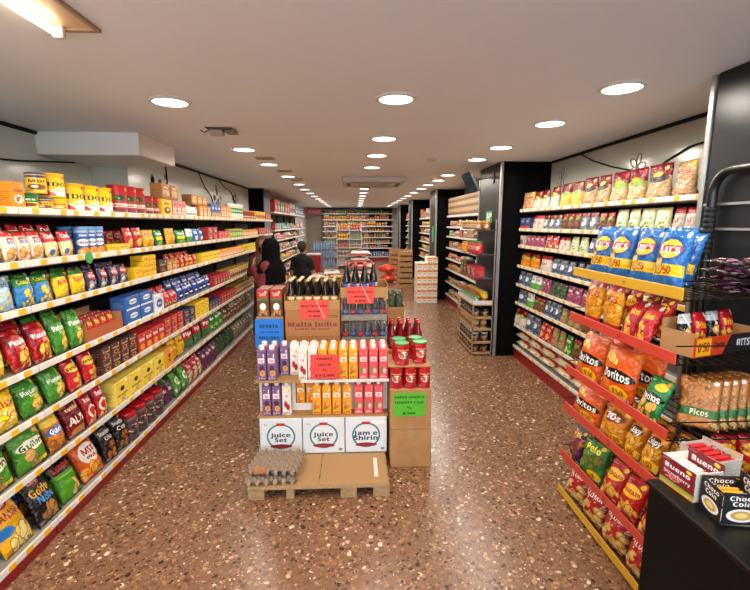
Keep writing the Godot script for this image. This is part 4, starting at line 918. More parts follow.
	row("L3", 215.5, 240, 9, "jar", 0.1, 0, "cerealorange", "orange lidded jar", {"lid": "e8a21c"})
	row("L3", 240.5, 258, 8, "box", 0.11, 0.1, "yellowpack", "yellow round biscuit pack")
	# fourth shelf
	row("L4", -20, 4, 1, "bag", 0.19, 0.08, "yellowchip", "yellow crisp bag", {"rows": 2})
	row("L4", 4.5, 47, 2, "bag", 0.19, 0.085, "plantred", "red plantain crisp bag", {"rows": 2, "lean": 16})
	row("L4", 48, 79, 2, "bag", 0.2, 0.085, "plantgreen", "green plantain crisp bag", {"rows": 2, "lean": 14})
	tray_of_packs("L4", 80, 117, 5, "redtray", "red cheese snack packet")
	row("L4", 118, 146, 2, "box", 0.1, 0.11, "biscuitblue", "blue digestive biscuit box", {"stack": 2})
	row("L4", 146.5, 156, 1, "box", 0.14, 0.12, "whiteblue", "white box with blue disc")
	row("L4", 159.5, 176, 4, "bag", 0.12, 0.06, "redwhite", "red and white toast pack", {"rows": 2})
	row("L4", 176.5, 209, 7, "bag", 0.14, 0.06, "oreo", "blue sandwich biscuit pack", {"rows": 2})
	row("L4", 209.5, 226, 6, "box", 0.11, 0.1, "pk_red", "red cracker box", {"rows": 2})
	row("L4", 226.5, 250, 12, "jar", 0.12, 0, "pk_cream", "cream spread jar", {"rows": 2})
	# fifth shelf
	row("L5", -16, 13, 1, "bag", 0.19, 0.085, "yellowchip", "yellow crisp bag", {"lean": 12, "rows": 2})
	row("L5", 14, 62, 2, "bag", 0.2, 0.09, "plantgreen", "green plantain crisp bag", {"rows": 3, "lean": 18})
	row("L5", 63, 93, 2, "bag", 0.19, 0.08, "barbred", "red barbecue crisp bag", {"rows": 3, "lean": 16})
	row("L5", 94, 130, 4, "box", 0.085, 0.1, "chocbrown", "dark brown cocoa box", {"stack": 2, "rows": 2})
	row("L5", 131, 158, 4, "box", 0.14, 0.1, "redcake", "red cake bar box", {"rows": 2})
	row("L5", 158.5, 178, 3, "box", 0.08, 0.1, "redcookie", "red cookie pack", {"stack": 2, "rows": 2})
	row("L5", 178.5, 190, 2, "box", 0.075, 0.1, "navypack", "navy blue biscuit pack", {"stack": 2, "rows": 2})
	row("L5", 190.5, 204, 3, "box", 0.08, 0.1, "yellowpack", "yellow round biscuit pack", {"stack": 2, "rows": 2})
	row("L5", 204.5, 216, 4, "box", 0.1, 0.1, "navypack", "dark blue biscuit box", {"rows": 2})
	row("L5", 216.5, 232, 6, "box", 0.12, 0.1, "redcookie", "red cookie box", {"rows": 2})
	row("L5", 232.5, 250, 9, "jar", 0.12, 0, "pk_brown", "brown lidded jar", {"rows": 2})
	# sixth shelf
	row("L6", -30, 42, 2, "bag", 0.22, 0.09, "greengull", "green bag of cream biscuits", {"rows": 2, "lean": 14})
	row("L6", 43, 62, 1, "bag", 0.2, 0.08, "oreoblue", "orange and blue cracker bag", {"rows": 2, "lean": 14})
	row("L6", 63, 82, 1, "bag", 0.19, 0.08, "altidark", "dark red cocktail snack bag", {"rows": 2, "lean": 14})
	row("L6", 83, 104, 2, "bag", 0.2, 0.07, "redround", "tall red ring biscuit bag", {"rows": 2, "lean": 14})
	row("L6", 105, 157, 4, "box", 0.165, 0.12, "yellowtea", "yellow herbal tea box", {"rows": 2})
	row("L6", 157.5, 166, 1, "box", 0.165, 0.12, "orangetea", "orange tea box", {"rows": 2})
	row("L6", 169, 183, 2, "bag", 0.2, 0.08, "yellowbag", "yellow wheel snack bag", {"rows": 2})
	row("L6", 183.5, 209, 3, "bag", 0.2, 0.08, "redgreenbag", "red and green seed bag", {"rows": 2})
	row("L6", 209.5, 222, 3, "bag", 0.19, 0.08, "greenbag", "green mint sweet bag", {"rows": 2})
	row("L6", 222.5, 250, 9, "bag", 0.17, 0.08, "brownbag", "brown dried fruit bag", {"rows": 2})
	# bottom deck: big bags leaning back
	row("L7", -6, 28, 1, "bag", 0.27, 0.11, "bananayellow", "big yellow banana sweet bag", {"lean": 22, "rows": 2})
	row("L7", 29, 55, 1, "bag", 0.27, 0.1, "goldblack", "big black marshmallow bag", {"lean": 22, "rows": 2})
	row("L7", 55.5, 77, 1, "bag", 0.21, 0.1, "zumba", "black and green sweet bag", {"lean": 20, "rows": 2})
	row("L7", 77.5, 100, 1, "bag", 0.24, 0.1, "mixorange", "orange bag of mixed crisps", {"lean": 20, "rows": 2})
	row("L7", 100.5, 124, 2, "bag", 0.24, 0.1, "blacksmoke", "black smoked crisp bag", {"lean": 20, "rows": 2})
	row("L7", 124.5, 160, 4, "jar", 0.21, 0, "capmix", "clear jar of mixed nuts with red cap", {"lid": "c8161c", "rows": 2})
	row("L7", 161.5, 171, 2, "bag", 0.17, 0.08, "purplemix", "purple berry mix bag", {"rows": 2})
	row("L7", 171.5, 185, 2, "bag", 0.21, 0.09, "greenpip", "green sunflower seed bag", {"rows": 2, "lean": 16})
	row("L7", 185.5, 200, 3, "bag", 0.2, 0.09, "redveg", "red vegetable chip bag", {"rows": 2, "lean": 16})
	row("L7", 200.5, 214, 4, "bag", 0.19, 0.09, "purplemix", "dark berry mix bag", {"rows": 2, "lean": 16})
	row("L7", 214.5, 232, 6, "bag", 0.19, 0.09, "greennet", "dark green sack of seeds", {"rows": 2})
	row("L7", 232.5, 250, 8, "bag", 0.18, 0.09, "nutmix", "brown mixed nut bag", {"rows": 2})
	# green offer tag on the second shelf rail
	var p = on_x(89, 252, -1.585)
	var b := Build.new(); b.lathe([[0.0, 0.003], [0.035, 0.003], [0.035, 0.0]], 18)
	var o = part(b, "offer_tag", flat("3f9a4a", 0.6), self, Vector3(-1.589, 1.452, p.z)); o.rotation.z = -PI / 2
	tag(o, "round green offer tag on the second shelf rail under blue canisters", "tag")

# an open cardboard tray filled with packets standing in a row
func tray_of_packs(sid: String, p0: float, p1: float, n: int, design: String, desc: String):
	var s = shelves[sid]; var a = z_at(p0, s.x - 0.06, s.y + 0.05); var c = z_at(p1, s.x - 0.06, s.y + 0.05); var len = absf(c - a) - 0.01; var zm = (a + c) / 2
	var t = thing("display_tray", "open brown cardboard display tray of red packets on the " + s.phrase, "tray", Vector3(s.x - 0.13, s.y, zm), PI / 2)
	part(boxed(Vector3(-len / 2, 0, -0.11), Vector3(len / 2, 0.004, 0.11)), "base", M.cardboard, t)
	part(boxed(Vector3(-len / 2, 0.004, 0.107), Vector3(len / 2, 0.075, 0.11)), "front_panel", flat("b05a30", 0.8), t)
	part(boxed(Vector3(-len / 2, 0.004, -0.11), Vector3(len / 2, 0.16, -0.107)), "back_panel", M.cardboard, t)
	for sx in [-1, 1]: part(boxed(Vector3(sx * len / 2, 0.004, -0.107), Vector3(sx * (len / 2 - 0.003), 0.12, 0.107)), "side_panel", M.cardboard, t)
	var w = (len - 0.02) / n
	var tp = template("bag", w * 0.94, 0.13, 0.05, design)
	for k in n:
		for r in 2:
			var pos = Vector3(s.x - 0.13 + 0.06 - r * 0.07, s.y + 0.006, zm - (-(len - 0.02) / 2 + w * (k + 0.5)))
			put(tp, kind_name(desc), desc + " standing in the open display tray", "packet", desc + " row", Transform3D(Basis(Vector3.UP, PI / 2) * Basis(Vector3.RIGHT, -0.2), pos))

func stock_grain_gondola():
	# far end (smaller columns) to near end
	row("R1", 525, 535, 1, "pouch", 0.2, 0.09, "peanutbag", "clear peanut bag")
	row("R1", 535.5, 551, 2, "pouch", 0.19, 0.1, "ricewhite", "maroon topped white rice bag")
	row("R1", 551.5, 561, 1, "pouch", 0.21, 0.1, "ricewhite", "maroon topped white rice bag")
	row("R1", 562, 584, 2, "pouch", 0.22, 0.1, "grainyellow", "maroon topped yellow polenta bag")
	row("R1", 585, 612, 2, "pouch", 0.23, 0.1, "lentilbag", "maroon topped lentil bag")
	row("R1", 613, 648, 2, "pouch", 0.23, 0.1, "chickpea", "maroon topped chickpea bag")
	row("R1", 649, 672, 1, "pouch", 0.23, 0.1, "lentilbag", "maroon topped lentil bag")
	row("R1", 674, 700, 1, "pouch", 0.22, 0.1, "peanutbag", "large clear peanut bag")
	row("R2", 524, 534, 2, "box", 0.13, 0.08, "bluenavy", "navy blue salt box")
	row("R2", 534.5, 545, 2, "pouch", 0.15, 0.07, "spicewhite", "white and red salt pouch")
	row("R2", 545.5, 563, 3, "pouch", 0.15, 0.07, "spicegrey", "grey spice pouch")
	row("R2", 563.5, 582, 3, "pouch", 0.16, 0.07, "datebrown", "maroon topped raisin pouch")
	row("R2", 582.5, 600, 2, "pouch", 0.16, 0.07, "spicegrey", "grey spice pouch")
	row("R2", 600.5, 616, 2, "pouch", 0.15, 0.07, "datebrown", "maroon topped raisin pouch")
	row("R2", 617, 672, 4, "pouch", 0.165, 0.08, "greenwhite", "pale green semolina bag")
	row("R2", 674, 700, 2, "pouch", 0.16, 0.08, "spicewhite", "white flour pouch")
	row("R3", 524, 527, 1, "box", 0.12, 0.08, "pk_white", "white salt box")
	row("R3", 527.5, 546, 4, "pouch", 0.13, 0.07, "pinkcandy", "pink chocolate pouch")
	row("R3", 547, 560, 2, "pouch", 0.14, 0.07, "redveg", "red dried pepper pouch")
	row("R3", 560.5, 571, 2, "pouch", 0.13, 0.07, "spicewhite", "white and red spice pouch")
	row("R3", 571.5, 590, 2, "pouch", 0.14, 0.08, "greenwhite", "pale green semolina bag")
	row("R3", 590.5, 640, 5, "pouch", 0.14, 0.08, "bluesilver", "silver blue sugar pouch")
	row("R3", 641, 690, 4, "pouch", 0.14, 0.08, "spicewhite", "white flour pouch")
	row("R4", 522, 541, 2, "pouch", 0.16, 0.08, "orangefruit", "maroon topped dried apricot bag")
	row("R4", 541.5, 553, 1, "pouch", 0.16, 0.08, "spicewhite", "white flour bag")
	row("R4", 553.5, 577, 3, "pouch", 0.15, 0.08, "bluesilver", "silver blue sugar pouch")
	row("R4", 577.5, 612, 4, "pouch", 0.15, 0.08, "bluesilver", "blue sugar pouch")
	row("R4", 613, 690, 6, "pouch", 0.15, 0.08, "brownpaper", "brown paper sugar bag")
	row("R5", 520, 532, 2, "pouch", 0.16, 0.08, "bluesilver", "silver blue sugar bag")
	row("R5", 532.5, 543, 2, "pouch", 0.15, 0.08, "whitegreen", "white and green rice bag")
	row("R5", 543.5, 552, 2, "pouch", 0.15, 0.08, "pinkcandy", "pink and white candy bag")
	row("R5", 552.5, 568, 3, "pouch", 0.15, 0.08, "greennet", "dark green seed bag")
	row("R5", 568.5, 600, 4, "pouch", 0.15, 0.08, "pinkcandy", "pink candy bag")
	row("R5", 601, 690, 7, "pouch", 0.15, 0.08, "orangefruit", "maroon topped apricot bag")
	row("R6", 520, 527, 1, "pouch", 0.16, 0.08, "bluesilver", "silver blue sugar bag")
	row("R6", 527.5, 535, 1, "pouch", 0.16, 0.08, "whitegreen", "white and green rice bag")
	row("R6", 535.5, 546, 2, "pouch", 0.15, 0.08, "datebrown", "maroon topped date bag")
	row("R6", 546.5, 562, 3, "pouch", 0.16, 0.08, "bluesilver", "silver blue sugar pouch")
	row("R6", 562.5, 583, 3, "pouch", 0.14, 0.08, "brownpaper", "brown sugar block bag")
	row("R6", 583.5, 600, 2, "pouch", 0.14, 0.08, "datebrown", "maroon topped fig bag")
	row("R6", 600.5, 612, 1, "pouch", 0.15, 0.08, "redveg", "red pepper bag")
	row("R6", 612.5, 640, 3, "pouch", 0.1, 0.1, "flourwhite", "low white flour bag")
	row("R7", 514, 527, 2, "pouch", 0.19, 0.09, "ricewhite", "maroon topped rice bag")
	row("R7", 527.5, 541, 2, "pouch", 0.19, 0.09, "bluesilver", "silver blue rice bag")
	row("R7", 541.5, 553, 2, "pouch", 0.18, 0.09, "redpouch", "plain red bag")
	row("R7", 553.5, 566, 2, "pouch", 0.18, 0.09, "brownpaper", "brown paper sugar bag")
	row("R7", 566.5, 574, 1, "pouch", 0.18, 0.09, "greenbag", "green seed bag")
	row("R7", 574.5, 610, 4, "pouch", 0.18, 0.09, "datebrown", "maroon topped date bag")
	# flour sacks lying on the bottom deck
	var zs = [-5.0, -4.66, -4.32, -3.98, -3.64, -3.3, -2.96]
	for k in zs.size():
		var tp = template("sack", 0.31, 0.26, 0.095, "flourwhite", "", k % 3)
		var y := 0.1585
		for q in 2:
			y = rest(tp, "flour_sack", ["lower", "upper"][q] + " white and red flour sack lying on the bottom grain gondola deck" + (" beside the column" if k == 0 else ""), "sack", "flour sacks on the grain gondola", Basis(Vector3.UP, -PI / 2 + 0.02 * ((k * 7 + q * 3) % 5 - 2)) * Basis(Vector3.RIGHT, -PI / 2), Vector3(1.985, y, zs[k]))
# ------------------------------------------------------------------ the promotional island
func carton(called: String, label: String, a: Vector3, b: Vector3, mat: Material, tape := true, category := "box", group := "") -> Node3D:
	var c = (a + b) * 0.5; var s = (b - a).abs()
	var t = thing(called, label, category, Vector3(c.x, minf(a.y, b.y), c.z), 0, group)
	var m := Build.new(); m.box(Vector3(0, s.y / 2, 0), s, 0.004); part(m, "body", mat, t)
	if tape:
		part(boxed(Vector3(-0.025, s.y, -s.z / 2), Vector3(0.025, s.y + 0.0008, s.z / 2)), "packing_tape", flat("a98a5e", 0.3), t)
		part(boxed(Vector3(-0.025, s.y * 0.78, s.z / 2), Vector3(0.025, s.y, s.z / 2 + 0.0008)), "packing_tape", flat("a98a5e", 0.3), t)
	return t
func sign_board(called: String, label: String, design: String, c: Vector3, w: float, h: float, tilt := 0.0):
	var b := Build.new(); b.box(Vector3.ZERO, Vector3(w, h, 0.003), 0.0008, front_of(design), side_of(design))
	var o = part(b, called, M.paper, self, c); o.rotation.x = tilt
	return tag(o, label, "sign")
func open_box(t: Node3D, w: float, h: float, d: float, front_h: float, th: float, mat: Material, floor_h := 0.004):
	part(boxed(Vector3(-w / 2, 0, -d / 2), Vector3(w / 2, floor_h, d / 2)), "base", mat, t)
	part(boxed(Vector3(-w / 2, floor_h, d / 2 - th), Vector3(w / 2, front_h, d / 2)), "front_panel", mat, t)
	part(boxed(Vector3(-w / 2, floor_h, -d / 2), Vector3(w / 2, h, -d / 2 + th)), "back_panel", mat, t)
	for s in [-1, 1]: part(boxed(Vector3(s * w / 2, floor_h, -d / 2 + th), Vector3(s * (w / 2 - th), h, d / 2 - th)), "side_panel", mat, t)

func build_island():
	# pallet
	var pl = thing("wooden_pallet", "low wooden pallet covered with cardboard under the juice island", "pallet", Vector3(-0.23, 0, -2.42))
	for k in 9: part(boxed(Vector3(-0.43, 0.062, -0.001 - k * 0.125), Vector3(0.43, 0.08, -0.1 - k * 0.125), 0.003), "plank", M.wood, pl)
	for k in 3:
		for x in [-0.43, -0.2, 0.13, 0.33]: part(boxed(Vector3(x, 0.012, -0.004 - k * 0.48), Vector3(x + 0.1 if x != -0.2 else x + 0.05, 0.062, -0.1 - k * 0.48), 0.003), "block", M.wood, pl)
	for x in [-0.43, -0.2, 0.13, 0.33]: part(boxed(Vector3(x, 0.0, -0.002), Vector3(x + 0.1 if x != -0.2 else x + 0.05, 0.012, -1.09), 0.002), "runner", M.wood, pl)
	var sheet = flat("b08a5c", 0.85)
	for q in [[-0.655, -0.235], [-0.23, 0.192]]:
		tag(part(boxed(Vector3(q[0], 0.0805, -2.425), Vector3(q[1], 0.086, -2.79), 0.001), "cardboard_sheet", sheet, self), "flat brown cardboard sheet on the pallet " + ("under the egg trays" if q[0] < -0.5 else "under the torn paper strip"), "cardboard")
	tag(part(boxed(Vector3(0.11, 0.087, -2.5), Vector3(0.135, 0.088, -2.72)), "paper_strip", flat("e9e6e0", 0.7), self), "torn white paper strip on the pallet cardboard", "paper")
	# egg trays
	egg_tray(Vector3(-0.53, 0.088, -2.56), 0.06, 0)
	egg_tray(Vector3(-0.51, 0.135, -2.6), -0.1, 1)
	for q in [[-0.622, -2.475], [-0.575, -2.472]]:
		var e := Build.new(); var pr := []
		for i in 11:
			var a = PI * i / 10.0; pr.append([sin(a) * 0.021 * (1.0 - 0.12 * cos(a) * -1.0), 0.027 - cos(a) * 0.027])
		e.lathe(pr, 14)
		tag(part(e, "egg", flat("b8794a", 0.5), self, Vector3(q[0], 0.125, q[1] - 0.02)), "brown egg in the front corner of the lower egg tray", "egg", "brown eggs in the tray")
	# three white jam boxes
	for k in 3:
		var m := Build.new(); var x = -0.516 + k * 0.291
		var d = "jamboxb" if k == 2 else "jambox"
		m.box(Vector3(0, 0.128, 0), Vector3(0.285, 0.256, 0.3), 0.004, front_of(d), side_of(d))
		tag(part(m, "white_carton", M.card, self, Vector3(x, 0.086, -2.95)), ["white carton with teal ring logo behind the egg trays", "white carton with teal ring logo, middle of three", "white carton with blue lettering beside the cardboard boxes"][k], "carton")
	# lower juice tier: a white tray wall with a window, cartons in front and inside
	var tr = thing("display_tray", "white cardboard display tray with a cut window behind lower juice cartons", "tray", Vector3(-0.225, 0.343, -2.98))
	var bw = flat("e4e0da", 0.75)
	part(boxed(Vector3(-0.45, 0, -0.15), Vector3(0.445, 0.008, 0.17), 0.001), "base", sheet, tr)
	part(boxed(Vector3(-0.45, 0.008, 0.055), Vector3(-0.2, 0.245, 0.06)), "front_panel", bw, tr); part(boxed(Vector3(-0.07, 0.008, 0.055), Vector3(0.445, 0.245, 0.06)), "front_panel", bw, tr)
	part(boxed(Vector3(-0.2, 0.008, 0.055), Vector3(-0.07, 0.06, 0.06)), "front_panel", bw, tr); part(boxed(Vector3(-0.2, 0.225, 0.055), Vector3(-0.07, 0.245, 0.06)), "front_panel", bw, tr)
	for x in [-0.45, 0.44]: part(boxed(Vector3(x, 0.008, -0.15), Vector3(x + 0.005, 0.245, 0.055)), "side_panel", bw, tr)
	part(boxed(Vector3(-0.45, 0.008, -0.15), Vector3(0.445, 0.245, -0.145)), "back_panel", bw, tr)
	juice_row("juicepurple", [0, 1], 0, 0.352, -2.87, "purple passionfruit juice carton", "lower tier of the juice island", -0.645)
	juice_row("juicewhite", [2], 0, 0.352, -2.87, "white cherry juice carton", "lower tier of the juice island", -0.645)
	juice_row("juiceorange", [3, 4], 0, 0.352, -2.97, "orange mango juice carton", "tray behind the cut window", -0.63)
	juice_row("juiceorange", [5, 6, 7, 8], 0, 0.352, -2.87, "orange mango juice carton", "lower tier of the juice island", -0.645)
	juice_row("juicepink", [9, 10, 11], 0, 0.352, -2.87, "pink guava juice carton", "lower tier of the juice island", -0.63)
	# sheet between tiers
	var lid = thing("cardboard_divider", "white edged cardboard sheet between the two juice tiers", "cardboard", Vector3(-0.225, 0.5895, -2.98))
	part(boxed(Vector3(-0.455, 0, -0.15), Vector3(0.45, 0.014, 0.155), 0.001), "board", sheet, lid)
	part(boxed(Vector3(-0.15, 0.0, 0.155), Vector3(0.45, 0.02, 0.16)), "white_edge", bw, lid)
	var up = "upper tier of the juice island"
	juice_row("juicepurple", [0, 1], 0, 0.604, -2.87, "purple passionfruit juice carton", up, -0.668)
	juice_row("juicepurple", [0, 1, 2], 0, 0.604, -2.97, "purple passionfruit juice carton", up, -0.668)
	juice_row("juicewhite", [4, 5], 0, 0.604, -2.87, "white cherry juice carton", up, -0.668)
	juice_row("juicewhite", [3, 4, 5], 0, 0.604, -2.97, "white cherry juice carton", up, -0.668)
	juice_row("juiceorange", [6, 7, 8, 9], 0, 0.604, -2.87, "orange mango juice carton", up, -0.668)
	juice_row("juiceorange", [6, 7, 8, 9], 0, 0.604, -2.97, "orange mango juice carton", up, -0.668)
	juice_row("juicepink", [10, 11, 12], 0, 0.604, -2.87, "pink guava juice carton", up, -0.668)
	juice_row("juicepink", [10, 11, 12], 0, 0.604, -2.97, "pink guava juice carton", up, -0.668)
	sign_board("price_sign", "red paper price sign in front of the upper juice cartons", "sign_red", Vector3(-0.21, 0.705, -2.81), 0.19, 0.165, -0.05)
	# hidden supports behind the juice: big brown cartons
	carton("cardboard_box", "big brown cardboard box under the malt drinks", Vector3(-0.66, 0.087, -3.14), Vector3(-0.13, 0.775, -3.5), M.cardboard)
	carton("cardboard_box", "big brown cardboard box under the shrink-wrapped bottles", Vector3(-0.12, 0.087, -3.14), Vector3(0.2, 0.775, -3.5), M.cardboard)
	# coffee boxes on a brown carton with the blue sign
	carton("cardboard_box", "brown cardboard box behind the blue offer sign", Vector3(-0.73, 0.776, -3.14), Vector3(-0.53, 0.98, -3.4), M.cardboard)
	for k in 2:
		for r in 3:
			var tp = template("box", 0.085, 0.2, 0.065, "hazelbox")
			put(tp, "coffee_box", "red and brown coffee box standing above the blue offer sign", "box", "coffee boxes above the blue sign", Transform3D(Basis.IDENTITY, Vector3(-0.675 + k * 0.097, 0.982, -3.175 - r * 0.072)))
	sign_board("price_sign", "bright blue paper offer sign below the coffee boxes", "sign_blue", Vector3(-0.632, 0.862, -3.11), 0.2, 0.215, -0.06)
	# malt drink carton with dark bottles
	var mb = thing("drinks_carton", "brown printed carton of dark malt bottles", "carton", Vector3(-0.315, 0.777, -3.28))
	var b := Build.new(); b.box(Vector3(0, 0.128, 0), Vector3(0.4, 0.256, 0.32), 0.004, front_of("maltbox"), side_of("maltbox")); part(b, "body", M.card, mb)
	part(boxed(Vector3(-0.2, 0.256, 0.155), Vector3(0.2, 0.325, 0.16)), "front_flap", M.cardboard, mb)
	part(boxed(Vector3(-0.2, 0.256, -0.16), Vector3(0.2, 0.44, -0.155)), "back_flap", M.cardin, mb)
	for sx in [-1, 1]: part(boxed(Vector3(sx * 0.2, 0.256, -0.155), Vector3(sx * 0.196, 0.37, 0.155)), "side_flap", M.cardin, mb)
	for i in 6:
		for r in 4:
			dark_bottle(Vector3(-0.315 - 0.158 + i * 0.063, 1.034, -3.165 - r * 0.07), "maltlabel", "c8b98a", "dark malt bottle with pale cap, %s row of the printed carton" % ["front", "second", "third", "rear"][r], "malt bottles in the printed carton", 0.215)
	sign_board("price_sign", "red paper price sign on the printed malt carton", "sign_malt", Vector3(-0.3, 1.035, -3.112), 0.205, 0.14, 0.04)
	# shrink-wrapped trays of bottles, then an open carton on top
	for k in 2:
		var y = 0.777 + k * 0.17
		var sw = thing("bottle_pack", ["shrink-wrapped tray of dark bottles above the pink juice cartons", "shrink-wrapped tray of dark bottles under the open carton"][k], "pack", Vector3(0.063, y, -3.28))
		part(boxed(Vector3(-0.168, 0, -0.15), Vector3(0.168, 0.04, 0.15), 0.002), "tray", flat("8d857a", 0.7), sw)
		for i in 6:
			for r in 3:
				var bb := Build.new(); bb.lathe([[0.0, 0.0], [0.025, 0.0], [0.025, 0.07], [0.02, 0.09], [0.011, 0.105], [0.011, 0.115]], 10, Vector3(-0.137 + i * 0.055, 0.041, 0.1 - r * 0.09))
				var o = part(bb, "bottle", flat("1d1a1d", 0.2), sw)
				var cp := Build.new(); cp.lathe([[0.013, 0.115], [0.013, 0.124], [0.0, 0.124]], 10, Vector3(-0.137 + i * 0.055, 0.041, 0.1 - r * 0.09)); part(cp, "cap", flat(["c8262c", "3a7ac0", "c8262c"][(i + k) % 3], 0.4), o)
				var lb := Build.new(); lb.lathe([[0.0255, 0.01], [0.0255, 0.035]], 10, Vector3(-0.137 + i * 0.055, 0.041, 0.1 - r * 0.09)); part(lb, "label", flat(["c8262c", "3a6ab0"][(i + k) % 2], 0.5), o)
		var f := Build.new(); f.box(Vector3(0, 0.085, 0), Vector3(0.345, 0.168, 0.308), 0.015); part(f, "shrink_film", M.film, sw)
	var oc = thing("open_carton", "open brown carton of malt bottles on shrink-wrapped trays", "carton", Vector3(0.063, 1.119, -3.28))
	open_box(oc, 0.345, 0.1, 0.3, 0.075, 0.004, M.cardboard)
	for i in 4:
		for r in 3:
			if i == 3 and r == 0: continue
			dark_bottle(Vector3(-0.067 + i * 0.068, 1.125, -3.185 - r * 0.075), "maltblack", "c8262c", "black malt bottle with red label, %s row of the open carton" % ["front", "middle", "rear"][r], "malt bottles in the open carton", 0.235)
	sign_board("price_sign", "red paper price sign on the open malt carton", "sign_malt", Vector3(0.035, 1.14, -3.112), 0.195, 0.125, 0.08)
	# brown boxes with red tins beside the pallet
	carton("cardboard_box", "lower brown cardboard box on the floor beside the pallet", Vector3(0.228, 0, -2.74), Vector3(0.51, 0.275, -3.04), M.cardboard)
	carton("cardboard_box", "brown cardboard box carrying the green offer sign", Vector3(0.226, 0.277, -2.74), Vector3(0.505, 0.562, -3.04), M.cardboard, false)
	sign_board("price_sign", "green paper offer sign on the brown cardboard box", "sign_green", Vector3(0.355, 0.455, -2.7375), 0.215, 0.165)
	for k in 3:
		for r in 3: put(template("tin", 0.088, 0.145, 0.09, "redtinlabel", "b8141c"), "tomato_tin", "red tin in the lower layer on the green-signed box", "tin", "red tins in the lower layer", Transform3D(Basis(Vector3.UP, 0.1 * (k - 1)), Vector3(0.272 + k * 0.0935, 0.563, -2.79 - r * 0.096)))
	tag(part(boxed(Vector3(0.215, 0.7095, -2.76), Vector3(0.5, 0.7145, -3.04)), "cardboard_sheet", sheet, self), "brown cardboard sheet between two layers of red tins", "cardboard")
	for q in [[0.31, -2.82], [0.435, -2.85], [0.3, -2.93], [0.42, -2.96]]:
		put(template("tin", 0.095, 0.15, 0.095, "redtinlabel", "2f9a52"), "tomato_tin", "red tin with green lid on top of the cardboard sheet", "tin", "red tins with green lids", Transform3D(Basis(Vector3.UP, 0.2), Vector3(q[0], 0.7155, q[1])))
	# boxes behind carrying red soft-drink bottles
	carton("cardboard_box", "brown cardboard box under the red drink bottles", Vector3(0.215, 0, -3.12), Vector3(0.52, 0.72, -3.6), M.cardboard)
	for i in 4:
		for r in 3: dark_bottle(Vector3(0.275 + i * 0.066, 0.722, -3.18 - r * 0.08), "pk_red", "c8161c", "small red soft drink bottle behind the green-lidded tins", "red soft drink bottles", 0.2, flat("7a0d16", 0.15))
	var dm := Build.new(); dm.box(Vector3(0, 0.04, 0), Vector3(0.28, 0.08, 0.19), 0.02, front_of("diamond"), front_of("diamond"))
	tag(part(dm, "patterned_pack", M.foil, self, Vector3(0.36, 0.722, -3.47)), "red and white patterned pack behind the red drink bottles", "pack")
	# continuing island towards the rice
	for q in [[-0.55, 0.25, -3.7, -4.5, 0.82, "long brown cardboard box in the island behind malt drinks"], [-0.55, 0.2, -4.6, -5.4, 0.86, "long brown cardboard box under the noodle packs"], [-0.5, 0.25, -5.5, -6.9, 0.7, "long brown cardboard box under the rice sacks"]]:
		carton("cardboard_box", q[5], Vector3(q[0], 0, q[2]), Vector3(q[1], q[4], q[3]), M.cardboard)
	var wb = thing("open_carton", "small open brown carton with black and white packs behind island", "carton", Vector3(0.4, 0.0, -4.35))
	open_box(wb, 0.16, 0.86, 0.3, 0.84, 0.004, M.cardboard, 0.78)
	for k in 2:
		for r in 2: put(template("pouch", 0.07, 0.2, 0.06, "greennet"), "seed_pouch", "black and green pouch standing in the small open carton", "pouch", "pouches in the small open carton", Transform3D(Basis.IDENTITY, Vector3(0.365 + k * 0.074, 0.782, -4.28 - r * 0.1)))
	for k in 3:
		var y := 0.8615
		for q in 4: y = rest(template("sack", 0.19, 0.26, 0.06, "pk_cream" if k % 2 else "pk_white"), "noodle_pack", "pale %s noodle pack lying in the island stack" % ("cream" if k % 2 else "white"), "pack", "noodle packs in the island", Basis(Vector3.UP, 0.06 * (q % 3 - 1)) * Basis(Vector3.RIGHT, -PI / 2), Vector3(-0.42 + k * 0.22, y, -4.75))
	var ya := 0.7015
	for st in 7: ya = rest(template("sack", 0.34, 0.46, 0.085, "ricesack", "", st % 3), "rice_sack", "white red and black rice sack lying in the tall stack", "sack", "rice sacks in the island", Basis(Vector3.UP, 0.06 * ((st * 3) % 4 - 1.5)) * Basis(Vector3.RIGHT, -PI / 2), Vector3(0.05, ya, -5.7))
	ya = 0.7015
	for st in 4: ya = rest(template("sack", 0.28, 0.45, 0.08, "ricesack", "", st % 3), "rice_sack", "white rice sack in the low stack beside the tall one", "sack", "rice sacks in the low stack", Basis(Vector3.UP, 0.04 * (st - 1)) * Basis(Vector3.RIGHT, -PI / 2), Vector3(-0.33, ya, -5.8))

